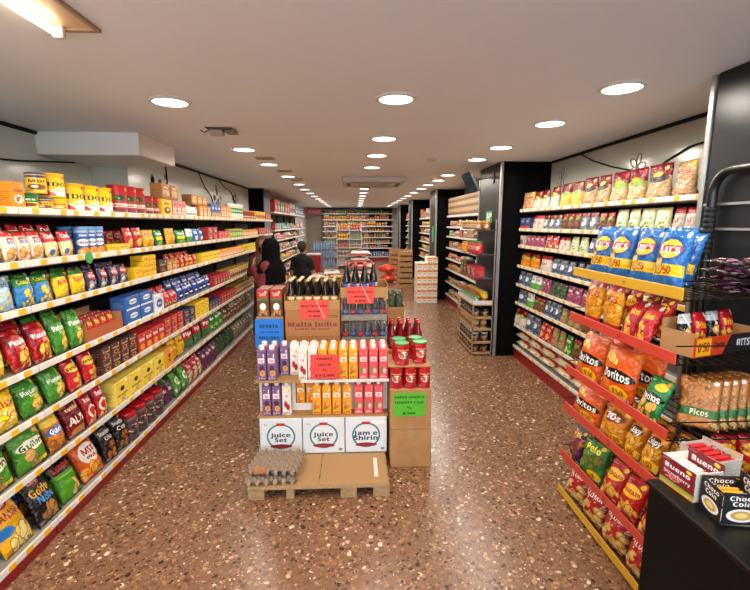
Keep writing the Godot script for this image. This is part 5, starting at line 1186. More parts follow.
func juice_row(design: String, at: Array, _r: int, y: float, z: float, desc: String, where: String, x0: float):
	for k in at:
		put(template("carton", 0.064, 0.24, 0.072, design), "juice_carton", desc + " on the " + where, "carton", desc + "s on the " + where, Transform3D(Basis(Vector3.UP, deg_to_rad(rng.randf_range(-3, 3))), Vector3(x0 + 0.032 + k * 0.0685, y, z)))
var bottle_kinds := {}
func dark_bottle(at: Vector3, design: String, cap: String, label: String, group: String, h: float, glass: Material = null):
	var key = design + cap
	if not bottle_kinds.has(key):
		var o := Node3D.new(); var r := 0.029
		var b := Build.new(); b.lathe([[0.0, 0.0], [r * 0.9, 0.0], [r, 0.006], [r, h * 0.5], [r * 0.95, h * 0.56], [r * 0.6, h * 0.72], [r * 0.42, h * 0.82], [r * 0.4, h * 0.95]], 14)
		part(b, "glass", glass if glass else flat("161211", 0.12), o)
		var l := Build.new(); l.lathe([[r * 1.01, h * 0.1], [r * 1.01, h * 0.46]], 14, Vector3.ZERO, front_of(design), Vector2(h * 0.0999, h * 0.4601), side_of(design)); part(l, "label", M.paper, o)
		var c := Build.new(); c.lathe([[r * 0.47, h * 0.94], [r * 0.5, h * 0.945], [r * 0.48, h * 0.99], [r * 0.4, h], [0.0, h]], 12); part(c, "cap", flat(cap, 0.35, 0.2), o)
		o.set_meta("w", 1); bottle_kinds[key] = o
	put(bottle_kinds[key], "drink_bottle", label, "bottle", group, Transform3D(Basis(Vector3.UP, rng.randf() * 0.6), at))
func egg_tray(at: Vector3, turn: float, k: int):
	var b := Build.new(); var n := 5; var m := 6; var p := 0.052; var sub := 8
	var hgt = func(i, j): return clampf(0.017 + 0.021 * cos(TAU * i / sub) * cos(TAU * j / sub), 0.0, 0.03)
	var pt = func(i, j): return Vector3((float(i) / sub - m / 2.0) * p, hgt.call(i, j), (float(j) / sub - n / 2.0) * p)
	for j in n * sub:
		for i in m * sub: b.quad(pt.call(i, j), pt.call(i, j + 1), pt.call(i + 1, j + 1), pt.call(i + 1, j), Vector2.ZERO, Vector2.ZERO, Vector2.ZERO, Vector2.ZERO, 1)
	var t = thing("egg_tray", ["grey-brown moulded egg tray lying on the pallet", "grey-brown moulded egg tray stacked on top of another"][k], "egg tray", at, turn)
	t.rotation.x = [0.0, 0.0][k]
	part(b, "cups", noisy("8d7c6a", "a39281", 0.03, 6.0, 0.95, 31, 256), t)

# ------------------------------------------------------------------ wire crisp rack by the near column
func build_snack_rack():
	var x := 1.25; var z0 := -2.4; var z1 := -1.585; var xb := 1.715
	var lips = [[1.405, "d9a92c", "top"], [1.148, "cf4434", "second"], [0.83, "cf4434", "third"], [0.6, "cf4434", "fourth"], [0.3, "cf4434", "fifth"], [0.065, "d9a92c", "bottom"]]
	var t = thing("crisp_rack", "black wire crisp rack with red and yellow shelf lips", "rack", Vector3(x, 0, z0))
	var L := z1 - z0; var W := xb - x
	for i in lips.size():
		var y: float = lips[i][0]
		shelves["K%d" % (i + 1)] = {"axis": "z", "x": x, "y": y - 0.036, "dir": -1, "far": z0 + 0.01, "near": z1 - 0.01, "phrase": lips[i][2] + " crisp rack shelf"}
		var b := Build.new()
		for k in 10: b.tube([Vector3(0.02 + k * (W - 0.03) / 9.0, y - 0.04, 0.0), Vector3(0.02 + k * (W - 0.03) / 9.0, y - 0.04, L)], 0.0028, 5)
		for q in [0.0, 0.5, 1.0]: b.tube([Vector3(0.0, y - 0.046, L * q), Vector3(W, y - 0.046, L * q)], 0.0035, 5)
		for q in [0.0, 1.0]: b.tube([Vector3(0.0, y + 0.03, L * q), Vector3(W, y + 0.03, L * q)], 0.003, 5)
		var sh = part(b, "wire_shelf", M.wire, t)
		var drop = -0.02 if i in [0, 4, 5] else 0.0
		var lb := Build.new()
		lb.box(Vector3(-0.004, y - 0.02, L / 2), Vector3(0.006, 0.048, L + 0.02), 0.002, Rect2(), Rect2(), Transform3D.IDENTITY)
		part(lb, "shelf_lip", flat(lips[i][1], 0.4), sh)
		part(boxed(Vector3(-0.009, y - 0.028, L * 0.55), Vector3(-0.007, y - 0.012, L * 0.55 + 0.02)), "lip_emblem", flat("b8863a" if i in [0, 5] else "a8302a", 0.4), sh)
	for q in [z0 + 0.005, z1 - 0.005]:
		var u := Build.new(); u.tube([Vector3(W, 0.0, q - z0), Vector3(W, 1.6, q - z0)], 0.008, 6); part(u, "post", M.wire, t)
	# thick bent tube behind
	var f = thing("tube_frame", "thick bent black tube frame rising behind the crisp rack", "frame", Vector3(1.752, 0, -2.1))
	var pts := [Vector3(0, 0, 0), Vector3(0, 1.0, 0), Vector3(0, 1.8, 0)]
	for k in 7: pts.append(Vector3(0, 1.8 + 0.1 * sin(k * PI / 12), 0.1 - 0.1 * cos(k * PI / 12)))
	pts.append(Vector3(0, 1.9, 0.9))
	for k in 7: pts.append(Vector3(0, 1.8 + 0.1 * cos(k * PI / 12), 0.9 + 0.1 * sin(k * PI / 12)))
	pts.append(Vector3(0, 0, 1.0))
	var tb := Build.new(); tb.tube(pts, 0.021, 12); part(tb, "tube", flat("151516", 0.3), f)
	var gr := Build.new(); for k in 9: gr.lathe([[0.022, 0.0], [0.026, 0.004], [0.026, 0.02], [0.022, 0.024]], 12, Vector3(0, 1.5 + k * 0.026, 0))
	part(gr, "rubber_grip", flat("0f0f10", 0.7), f)
	# goods
	row("K1", 584, 690, 4, "bag", 0.27, 0.1, "lays", "blue potato crisp bag", {"lean": 12, "turn": 14.0, "fill": 0.9, "jit": 3, "back": 0.05})
	row("K1", 600, 700, 3, "bag", 0.25, 0.1, "lays", "blue potato crisp bag", {"lean": 14, "turn": 14.0, "back": 0.2, "fill": 0.85, "near": -1.84, "tier": 1})
	row("K2", 577, 624, 2, "bag", 0.24, 0.09, "boccabag", "red-topped corn snack bag", {"lean": 8})
	row("K2", 625, 655, 2, "bag", 0.2, 0.08, "ruffred", "shiny red corn chip bag", {"lean": 25, "turn": 9.0, "fill": 0.86})
	row("K2", 585, 690, 4, "bag", 0.2, 0.08, "redsnack", "red ball snack bag", {"lean": 20, "back": 0.17, "near": -1.93})
	row("K3", 573, 640, 2, "bag", 0.26, 0.1, "doritos", "orange tortilla chip bag", {"lean": 14, "turn": 9.0, "fill": 0.86, "rows": 2})
	row("K3", 641, 664, 1, "bag", 0.2, 0.08, "doritosgreen", "green tortilla chip bag", {"lean": 25, "turn": 9.0, "fill": 0.86})
	row("K4", 574, 606, 1, "bag", 0.19, 0.1, "doritos", "orange tortilla chip bag", {"lean": 16, "turn": 9.0, "fill": 0.86, "rows": 2})
	row("K4", 606.5, 630, 1, "bag", 0.18, 0.1, "goldcrunch", "gold puffed crisp bag", {"lean": 18, "turn": 9.0, "fill": 0.86, "rows": 2})
	row("K4", 630.5, 664, 2, "bag", 0.18, 0.1, "lightcrisp", "brown and gold light crisp bag", {"lean": 20, "turn": 9.0, "fill": 0.86, "rows": 2})
	row("K5", 566, 585, 1, "bag", 0.21, 0.09, "kidmix", "purple crunchy snack bag", {"lean": 14, "turn": 9.0, "fill": 0.86, "rows": 2})
	row("K5", 585.5, 606, 1, "bag", 0.21, 0.09, "kidgreen", "green crunchy snack bag", {"lean": 14, "turn": 9.0, "fill": 0.86, "rows": 2})
	row("K5", 606.5, 665, 3, "bag", 0.2, 0.09, "redsnack", "red ball snack bag", {"lean": 24, "turn": 9.0, "fill": 0.86, "rows": 2})
	row("K6", 564, 660, 4, "bag", 0.21, 0.12, "redmesh", "red chequered popcorn bag", {"lean": 14, "turn": 9.0, "fill": 0.86, "rows": 2})
	# at the open end of the rack: dark packets, a price-printed tray, breadsticks
	for c in 2:
		var ny := 1.371
		for k in 4: ny = rest(template("bag", 0.12, 0.19, 0.035, "darkflower", "", k % 3), "nut_packet", ["dark packet lowest", "dark packet second from below", "dark packet third from below", "dark packet uppermost"][k] + [" in the pile behind blue crisp bags", " in the pile beside the rack post"][c], "packet", "", Basis(Vector3.UP, [-0.04, 0.03][c] + 0.05 * (k % 3 - 1)) * Basis(Vector3.RIGHT, -PI / 2), Vector3([1.51, 1.645][c], ny, -1.6))
	var tr = thing("display_tray", "orange and black display tray with a yellow price on the crisp rack", "tray", Vector3(1.515, 1.1135, -1.755), deg_to_rad(18))
	var w := 0.37; var d := 0.14
	part(boxed(Vector3(-w / 2, 0, -d / 2), Vector3(w / 2, 0.004, d / 2 - 0.003)), "base", M.cardboard, tr)
	var fp := Build.new(); fp.box(Vector3(0, 0.04, d / 2), Vector3(w, 0.08, 0.004), 0.0, front_of("tray_price"), side_of("tray_price")); part(fp, "front_panel", M.card, tr)
	part(boxed(Vector3(-w / 2, 0.004, -d / 2), Vector3(w / 2, 0.14, -d / 2 + 0.004)), "back_panel", M.cardboard, tr)
	for s in [-1, 1]: part(boxed(Vector3(s * w / 2, 0.004, -d / 2 + 0.004), Vector3(s * (w / 2 - 0.004), 0.1, d / 2 - 0.003)), "side_panel", M.cardboard, tr)
	for k in 4:
		var lp = tr.transform * Vector3(-0.132 + k * 0.088, 0.005, 0.0)
		rest(template("bag", 0.08, 0.16, 0.055, "bitblack" if k % 2 == 0 else "ruffred", "", k % 3), "snack_bag", ["black and silver snack bag at the price end of the tray", "small red snack bag between two black ones in the tray", "black and silver snack bag between red ones in the tray", "small red snack bag at the far end of the price tray"][k], "bag", "", Basis(Vector3.UP, deg_to_rad(18)) * Basis(Vector3.RIGHT, -0.12), lp)
	for k in 6:
		rest(template("bag", 0.15, 0.22, 0.03, "breadsnack", "", k % 3), "breadstick_bag", "brown breadstick bag with green band filed on the rack" + (" beside the green chip bag" if k == 0 else (" by the rack post" if k == 5 else "")), "bag", "breadstick bags filed on the rack", Basis(Vector3.UP, deg_to_rad(-40)) * Basis(Vector3.RIGHT, -0.45), Vector3(1.435 + k * 0.047, 0.7985, -1.655 - k * 0.008))
	for k in 2: rest(template("bag", 0.105, 0.19, 0.07, "redsnack", "", k), "snack_bag", ["red ball snack bag at the open end of the fourth rack shelf", "red ball snack bag by the post on the fourth rack shelf"][k], "bag", "", Basis(Vector3.UP, -0.2) * Basis(Vector3.RIGHT, -0.15), Vector3(1.575 + k * 0.115, 0.5685, -1.65))

func build_counter():
	var c = thing("counter", "matt black counter block beside the wire crisp rack", "counter", Vector3(1.3, 0, -0.4))
	var b := Build.new(); b.box(Vector3(0, 0.39, 0), Vector3(0.63, 0.78, 1.8), 0.004); part(b, "body", flat("0c0b0b", 0.6, 0.0, 0.25), c)
	var tp := Build.new(); tp.box(Vector3(0, 0.79, 0), Vector3(0.644, 0.02, 1.814), 0.004); part(tp, "worktop", flat("0e0e0f", 0.35, 0.0, 0.35), c)
	# wafer box, its printed side to the aisle
	counter_box("wafer_box", "maroon and white open wafer box on the black counter", [659, 479], [692, 503], 0.1, 0.095, "waferbox", true)
	counter_box("bar_box", "white lined open box of red bars behind the wafer box", [678, 462], [716, 484], 0.1, 0.075, "pk_white", true)
	counter_box("coin_box", "black open box printed with a coin on the counter", [698, 504.5], [719, 525], 0.11, 0.1, "coinbox", true)

func counter_box(called: String, label: String, pa: Array, pb: Array, d: float, h: float, design: String, open: bool):
	var A = on_y(pa[0], pa[1], 0.801); var B = on_y(pb[0], pb[1], 0.801)
	var w = A.distance_to(B); var dirv = (B - A).normalized()
	var t = thing(called, label, "box", (A + B) / 2, atan2(-dirv.z, dirv.x))
	var fr = front_of(design); var sr = side_of(design)
	if design == "coinbox": sr = fr
	var f := Build.new(); f.box(Vector3(0, h / 2, -0.002), Vector3(w, h, 0.003), 0.0, fr, fr); part(f, "front_panel", M.card, t)
	var k := Build.new(); k.box(Vector3(0, h * 0.6, -d), Vector3(w, h * 1.2, 0.003), 0.0, fr, fr); part(k, "back_panel", M.card, t)
	for s in [-1, 1]:
		var q := Build.new(); q.box(Vector3(s * (w / 2 - 0.0015), h / 2, -d / 2 - 0.001), Vector3(d - 0.004, h, 0.003), 0.0, sr, sr, Transform3D.IDENTITY)
		var o = part(q, "side_panel", M.card, t)
		o.position = Vector3(s * (w / 2 - 0.0015), 0, -d / 2 - 0.001); o.rotation.y = PI / 2 * s
		o.mesh = _panel(d - 0.005, h, sr)
	part(boxed(Vector3(-w / 2, 0, -d), Vector3(w / 2, 0.003, -0.002)), "base", flat("d9cfc0", 0.8), t)
	var n = 5
	var bd = {"wafer_box": "waferbox", "bar_box": "redbar", "coin_box": "yellowsmall"}[called]
	for i in n:
		var lp = t.transform * Vector3(-w / 2 + w * (i + 0.5) / n, h * 0.4, -d / 2)
		var desc = {"wafer_box": "maroon wafer bar", "bar_box": "bright red chocolate bar", "coin_box": "yellow coin sweet packet"}[called]
		put(template("box", w / n * 0.8, 0.02, d * 0.85, bd), kind_name(desc), desc + " lying in its open box on the counter", desc.split(" ")[-1], desc + "s on the counter", Transform3D(Basis(Vector3.UP, t.rotation.y), lp - Vector3(0, h * 0.4 - 0.004, 0)))
		put(template("box", w / n * 0.8, 0.02, d * 0.85, bd), kind_name(desc), desc + " lying in its open box on the counter", desc.split(" ")[-1], desc + "s on the counter", Transform3D(Basis(Vector3.UP, t.rotation.y), lp - Vector3(0, h * 0.4 - 0.026, 0)))
		put(template("box", w / n * 0.8, 0.02, d * 0.85, bd), kind_name(desc), desc + " lying in its open box on the counter", desc.split(" ")[-1], desc + "s on the counter", Transform3D(Basis(Vector3.UP, t.rotation.y + 0.05 * (i % 3 - 1)), lp - Vector3(0, h * 0.4 - 0.048, 0)))
func _panel(w: float, h: float, r: Rect2) -> ArrayMesh:
	var b := Build.new(); b.box(Vector3(0, h / 2, 0), Vector3(w, h, 0.003), 0.0, r, r); return b.done()

# ------------------------------------------------------------------ clear jar rack on the side of the first column
func build_jar_rack():
	var x0 := 1.46; var x1 := 1.715; var za := -5.25; var zb := -6.05
	var t = thing("jar_rack", "narrow rack of clear shelves and wooden trays against the column", "rack", Vector3((x0 + x1) / 2, 0, (za + zb) / 2))
	var hx = (x1 - x0) / 2; var hz = (za - zb) / 2
	var ys = [1.578, 1.282, 0.984, 0.658, 0.487, 0.338, 0.17, 0.03]
	for i in ys.size():
		var y: float = ys[i]
		if i < 3: part(boxed(Vector3(-hx, y - 0.012, -hz), Vector3(hx, y, hz), 0.002), "glass_shelf", flat("3a3c3e", 0.2), t)
		else:
			var sh = part(boxed(Vector3(-hx, y - 0.014, -hz), Vector3(hx, y, hz), 0.002), "tray_shelf", M.wood, t)
			var m = M.white if i == 3 else M.wood
			part(boxed(Vector3(-hx, y, hz - 0.006), Vector3(hx, y + (0.05 if i == 3 else 0.02), hz)), "front_lip", m, sh)
			part(boxed(Vector3(-hx, y, -hz), Vector3(-hx + 0.006, y + (0.05 if i == 3 else 0.02), hz - 0.006)), "side_lip", m, sh)
		shelves["J%d" % (i + 1)] = {"axis": "z", "x": x0 + 0.01, "y": y + 0.001, "dir": -1, "phrase": ["top", "second", "third", "fourth", "fifth", "sixth", "seventh", "bottom"][i] + " jar rack shelf"}
	for q in [[-hx, -hz], [-hx, hz - 0.012], [hx - 0.012, -hz], [hx - 0.012, hz - 0.012]]:
		part(boxed(Vector3(q[0], 0, q[1]), Vector3(q[0] + 0.012, 0.66 if q[0] < 0 else 1.7, q[1] + 0.012)), "post", M.steel if q[0] > 0 else M.wood, t)
	var a := za - 0.03; var c := zb + 0.03
	lay("J1", a, c, 8, "jar", 0.11, 0, "pk_brown", "dark honey jar with gold lid", {"rows": 2, "lid": "c9a03a"})
	lay("J2", a, -5.75, 4, "jar", 0.16, 0, "redtinlabel", "large red sauce jar", {"rows": 1, "lid": "2f7a3c"})
	lay("J2", -5.76, c, 3, "jar", 0.13, 0, "yelloworange", "yellow sauce jar", {"rows": 2})
	lay("J3", a, -5.7, 2, "box", 0.14, 0.12, "pk_red", "red confectionery box", {"rows": 1})
	lay("J3", -5.71, c, 2, "box", 0.18, 0.12, "pk_black", "navy and black gift box", {"rows": 1})
	lay("J4", a, c, 8, "jar", 0.14, 0, "pk_green", "green olive jar with red lid", {"rows": 1, "lid": "a8281c"})
	lay("J4", a, c, 8, "jar", 0.15, 0, "pk_yellow", "yellow pickle jar with gold lid", {"back": 0.1})
	lay("J5", a, c, 7, "jar", 0.11, 0, "blacksmoke", "dark jam jar with green label", {"rows": 2, "lid": "2a2a2c"})
	lay("J6", a, c, 8, "jar", 0.12, 0, "pk_cream", "pale lidded preserve jar", {"rows": 2, "lid": "c98a4a"})
	lay("J7", a, c, 7, "jar", 0.12, 0, "blacksmoke", "dark fig jam jar", {"rows": 2, "lid": "d8d4cc"})
	lay("J8", a, c, 7, "jar", 0.11, 0, "chocbrown", "dark brown syrup jar", {"rows": 2, "lid": "2a2a2c"})
	# screen on a wall arm
	var tv = thing("monitor", "flat monitor on a swivel arm fixed to the column", "monitor", Vector3(1.73, 2.22, -5.5))
	part(boxed(Vector3(-0.012, -0.07, -0.03), Vector3(0, 0.07, 0.03), 0.003), "wall_plate", flat("55585b", 0.4, 0.4), tv)
	var ar := Build.new(); ar.tube([Vector3(-0.012, 0, 0), Vector3(-0.11, 0.0, 0.0), Vector3(-0.2, -0.02, -0.1)], 0.014, 8); part(ar, "arm", flat("55585b", 0.4, 0.4), tv)
	var sc := Build.new(); sc.box(Vector3.ZERO, Vector3(0.42, 0.27, 0.03), 0.006)
	var so = part(sc, "screen_housing", flat("3a3c3e", 0.4), tv, Vector3(-0.26, -0.05, -0.12)); so.basis = Basis(Vector3.BACK, deg_to_rad(27)) * Basis(Vector3.UP, -PI / 2)
	part(boxed(Vector3(-0.2, -0.125, 0.015), Vector3(0.2, 0.125, 0.018)), "glass", flat("0c0d10", 0.08), so)
	part(boxed(Vector3(-0.211, -0.136, 0.004), Vector3(0.211, -0.134, 0.02)), "bezel", M.white, so)
	part(boxed(Vector3(-0.08, -0.06, -0.06), Vector3(0.08, 0.06, -0.015), 0.01), "back_box", flat("6a6d70", 0.5), so)
	var hs := Build.new(); hs.box(Vector3.ZERO, Vector3(0.26, 0.15, 0.004), 0.001, front_of("sign_exit"), side_of("sign_exit"))
	var ho = part(hs, "safety_sign", M.card, self, Vector3(1.727, 1.74, -5.62)); ho.rotation.y = -PI / 2
	tag(ho, "small green safety sign with white letter on the column", "sign")
	var gs = part(boxed(Vector3(1.722, 1.25, -9.6), Vector3(1.729, 1.6, -9.75), 0.001), "green_sign", flat("36b060", 0.5), self)
	tag(gs, "upright green strip sign on the second black column", "sign")
# ------------------------------------------------------------------ the far end
func build_far_aisle():
	var lv = [1.822, 1.602, 1.405, 1.167, 0.94, 0.716, 0.44, 0.17]
	var o = {"fine": false, "board": M.boardw}
	gondola("B", 1.97, -1, 0.34, -6.15, -9.35, lv, "tea gondola", ["shelf bay with stacked beige packs behind the jar rack", "shelf bay between jar rack and second column", "shelf bay of the tea gondola touching the second column"], 0.12, o)
	gondola("D", 1.97, -1, 0.34, -10.15, -13.35, lv, "pasta gondola", ["shelf bay beyond the second black column", "shelf bay of the pasta gondola in the middle", "shelf bay touching the third black column"], 0.12, o)
	gondola("E", 1.97, -1, 0.34, -14.15, -16.95, lv, "oil gondola", ["shelf bay beyond the third black column", "shelf bay touching the fourth black column"], 0.12, o)
	gondola("G", 1.97, -1, 0.34, -17.75, -19.6, lv, "sauce gondola", ["shelf bay beyond the fourth black column"], 0.12, o)
	gondola("C", -1.82, 1, 0.36, -10.05, -15.95, [1.93, 1.52, 1.28, 1.01, 0.75, 0.48, 0.17], "household gondola", ["shelf bay of household goods beside the grey column", "shelf bay with red and green boxes on top", "shelf bay with white boxes on its top shelf", "shelf bay of household goods near the door", "last shelf bay before the grey door"], 0.12, o)
	var seed_ := 100
	for k in range(1, 9):
		for g in [["B", -6.2, -9.3, 0.11, 0.15], ["D", -10.2, -13.3, 0.15, 0.15], ["E", -14.2, -16.9, 0.2, 0.15], ["G", -17.8, -19.5, 0.2, 0.15]]:
			seed_ += 1
			if k == 1 and g[0] == "B": continue
			assort(g[0] + str(k), g[1], g[2], g[4] if k > 1 else 0.26, g[3], seed_, ["box", "pouch", "jar"] if k > 1 else ["box"], ["cream", "red", "white", "brown", "orange", "yellow", "green", "cream"])
	lay("B1", -6.2, -9.3, 16, "box", 0.12, 0.16, "pk_cream", "beige stacked packet", {"stack": 3})
	lay("C1", -10.2, -10.95, 2, "box", 0.3, 0.2, "pk_red", "tall red storage box", {"jit": 0.2})
	lay("C1", -11.0, -11.6, 2, "box", 0.3, 0.2, "pk_green", "tall green storage box", {"jit": 0.2})
	lay("C1", -11.65, -12.5, 2, "box", 0.3, 0.2, "pk_red", "tall red storage box", {"jit": 0.2})
	lay("C1", -12.55, -13.6, 2, "box", 0.3, 0.2, "pk_white", "tall white storage box", {"jit": 0.2})
	lay("C1", -13.65, -14.5, 2, "box", 0.3, 0.2, "pk_teal", "tall teal storage box", {"jit": 0.2})
	lay("C1", -14.55, -15.75, 3, "box", 0.3, 0.2, "pk_blue", "tall blue storage box", {"jit": 0.2})
	for k in range(2, 8): assort("C" + str(k), -10.15, -15.85, 0.19, 0.18, 300 + k, ["box", "bottle", "jar", "pouch"])
	build_back_shelves()
	# stack of white and orange cartons by the second column
	for i in 4:
		for y in 6:
			for z in 2: put(template("box", 0.105, 0.14, 0.2, "orangecarton"), "milk_pack", "white and orange carton pack stacked before the second column", "pack", "white and orange packs in the stack", Transform3D(Basis.IDENTITY, Vector3(1.34 + i * 0.108, 0.001 + y * 0.141, -9.05 - z * 0.205)))
	for i in 2:
		for z in 2: put(template("box", 0.105, 0.12, 0.2, "orangecarton"), "milk_pack", "white and orange carton pack topping the stack", "pack", "white and orange packs on top of the stack", Transform3D(Basis.IDENTITY, Vector3(1.556 + i * 0.108, 0.848, -9.05 - z * 0.205)))
	# stack of egg crates
	for k in 7:
		var t = thing("egg_crate", ["lowest", "second lowest", "third lowest", "middle", "third highest", "second highest", "topmost"][k] + " brown egg crate in the stack before the third column", "crate", Vector3(1.3, 0.001 + k * 0.142, -11.3), 0, "egg crates in the stack")
		open_box(t, 0.34, 0.14, 0.4, 0.1, 0.008, M.cardboard, 0.03)
		for i in 4:
			var e := Build.new(); e.lathe([[0.0, 0.0], [0.026, 0.01], [0.034, 0.04], [0.026, 0.072], [0.0, 0.084]], 8, Vector3(-0.12 + i * 0.08, 0.031, 0.14)); part(e, "egg", flat("d9c89a" if (i + k) % 3 else "9aa84a", 0.5), t)
	for k in 5:
		var t = thing("egg_crate", ["lowest", "second lowest", "middle", "second highest", "topmost"][k] + " brown egg crate in the farther stack", "crate", Vector3(1.35, 0.001 + k * 0.162, -14.6), 0, "egg crates in the farther stack")
		open_box(t, 0.4, 0.16, 0.4, 0.13, 0.01, M.cardboard, 0.03)
	# red and orange sacks on the floor
	var ys := 0.0
	for q in [[1.03, -12.05, "big red sack slumped on the floor before the egg crates"], [1.05, -12.1, "orange red sack lying on top of the big sack"]]:
		ys = rest(template("sack", 0.4, 0.5, 0.26, "sackred"), "produce_sack", q[2], "sack", "", Basis(Vector3.UP, 0.3 + ys) * Basis(Vector3.RIGHT, -PI / 2), Vector3(q[0], ys, q[1]))
	# water bottle packs and a red promotion box by the door
	for i in 3:
		for y in 3:
			var t = thing("water_pack", ["bottom", "middle", "top"][y] + " pack of blue water bottles, column " + ["by the gondola", "between two others", "by the white stand"][i], "pack", Vector3(-1.52 + i * 0.29, 0.001 + y * 0.33, -17.2), 0, "water packs near the door")
			for a in 3:
				var b := Build.new(); b.lathe([[0.0, 0.0], [0.042, 0.0], [0.042, 0.2], [0.016, 0.28], [0.016, 0.31], [0.0, 0.31]], 10, Vector3(-0.088 + a * 0.088, 0.0, 0)); part(b, "bottle", flat("8ab4dc", 0.15), t)
			var f := Build.new(); f.box(Vector3(0, 0.16, 0), Vector3(0.275, 0.32, 0.1), 0.01); part(f, "shrink_film", M.film, t)
	var rb = carton("promotion_bin", "red promotion bin standing on the aisle floor by the household gondola", Vector3(-1.5, 0, -13.2), Vector3(-1.05, 0.72, -13.8), M.red, false, "bin")
	part(boxed(Vector3(-0.21, 0.72, -0.29), Vector3(0.21, 0.75, 0.29), 0.004), "rim", flat("c8c2ba", 0.5), rb)

func build_back_shelves():
	var ys = [2.12, 1.85, 1.56, 1.336, 1.066, 0.818, 0.59, 0.2]
	var edges = [[-1.45, -0.42, "end wall shelf bay beside the grey door"], [-0.4, 0.63, "end wall shelf bay behind the white stand"], [0.65, 1.68, "end wall shelf bay beside the sauce gondola"]]
	var z := -19.72
	for e in edges:
		var u = thing("shelf_bay", e[2], "shelving", Vector3((e[0] + e[1]) / 2, 0, z), 0, "end wall bays")
		var h = (e[1] - e[0]) / 2
		part(boxed(Vector3(-h, 0, -0.44), Vector3(h, 2.34, -0.42)), "back_panel", M.white if e[0] < 0.5 else M.black, u)
		part(boxed(Vector3(-h, 0, -0.42), Vector3(h, 0.14, -0.01)), "kick_plate", M.red, u)
		part(boxed(Vector3(-h, 2.3, -0.42), Vector3(h, 2.34, 0.0)), "canopy", M.grey_panel, u)
		for x in [-h, h - 0.025]: part(boxed(Vector3(x, 0, -0.42), Vector3(x + 0.025, 2.3, -0.38)), "upright", M.black, u)
		for i in ys.size():
			var sh = part(boxed(Vector3(-h, ys[i] - 0.04, -0.42), Vector3(h, ys[i] - 0.013, -0.004)), "shelf", M.boardw, u)
			part(boxed(Vector3(-h, ys[i] - 0.042, -0.003), Vector3(h, ys[i], 0.008)), "price_rail", M.rail, sh)
	for i in ys.size():
		shelves["W%d" % (i + 1)] = {"axis": "x", "z": z, "y": ys[i] - 0.012, "phrase": ["top", "second", "third", "fourth", "fifth", "sixth", "seventh", "bottom"][i] + " end wall shelf"}
	var pal = [["green", "cream", "white"], ["yellow", "red", "orange", "yellow"], ["red", "yellow", "orange", "white"], ["brown", "purple", "yellow", "white"], ["red", "brown", "black", "orange"], ["red", "brown", "black", "green"], ["red", "brown", "white"], ["blue", "blue", "white", "teal"]]
	for i in ys.size(): assort("W%d" % (i + 1), -1.4, 1.6, [0.16, 0.21, 0.23, 0.165, 0.21, 0.19, 0.17, 0.28][i], 0.1, 500 + i, [["bottle", "jar"], ["jar"], ["jar", "tin"], ["box", "bottle"], ["jar"], ["jar"], ["jar", "tin"], ["box"]][i], pal[i])
	# free-standing white stand in front of the end wall
	var t = thing("display_stand", "white free-standing display stand of jars before the end wall", "stand", Vector3(-0.22, 0, -16.2))
	part(boxed(Vector3(-0.46, 0, -0.42), Vector3(0.46, 1.5, -0.4)), "back_panel", M.white, t)
	for x in [-0.46, -0.01, 0.44]: part(boxed(Vector3(x, 0, -0.4), Vector3(x + 0.02, 1.75, 0.0)), "side_panel", M.white, t)
	var lv = [1.45, 1.12, 0.8, 0.5, 0.15]
	for i in 5:
		part(boxed(Vector3(-0.44, lv[i] - 0.04, -0.4), Vector3(-0.01, lv[i] - 0.013, -0.003)), "shelf", M.white, t)
		part(boxed(Vector3(0.01, lv[i] - 0.04, -0.4), Vector3(0.44, lv[i] - 0.013, -0.003)), "shelf", M.white, t)
		shelves["S%d" % (i + 1)] = {"axis": "x", "z": -16.21, "y": lv[i] - 0.012, "phrase": ["top", "second", "third", "fourth", "bottom"][i] + " white stand shelf"}
	lay("S1", -0.64, -0.25, 4, "jar", 0.2, 0, "pk_orange", "orange sauce jar"); lay("S1", -0.2, 0.2, 4, "jar", 0.22, 0, "pk_red", "red sauce jar", {"stack": 1})
	lay("S2", -0.64, -0.25, 4, "jar", 0.2, 0, "pk_yellow", "yellow sauce jar"); lay("S2", -0.2, 0.2, 4, "tin", 0.14, 0, "pk_green", "green vegetable tin")
	lay("S3", -0.64, -0.25, 3, "box", 0.16, 0.1, "pk_red", "red flat box"); lay("S3", -0.2, 0.2, 4, "tin", 0.14, 0, "pk_white", "white vegetable tin")
	lay("S4", -0.64, -0.25, 3, "pouch", 0.2, 0.1, "pk_white", "white flour packet"); lay("S4", -0.2, 0.2, 3, "pouch", 0.2, 0.1, "pk_brown", "brown sugar packet")

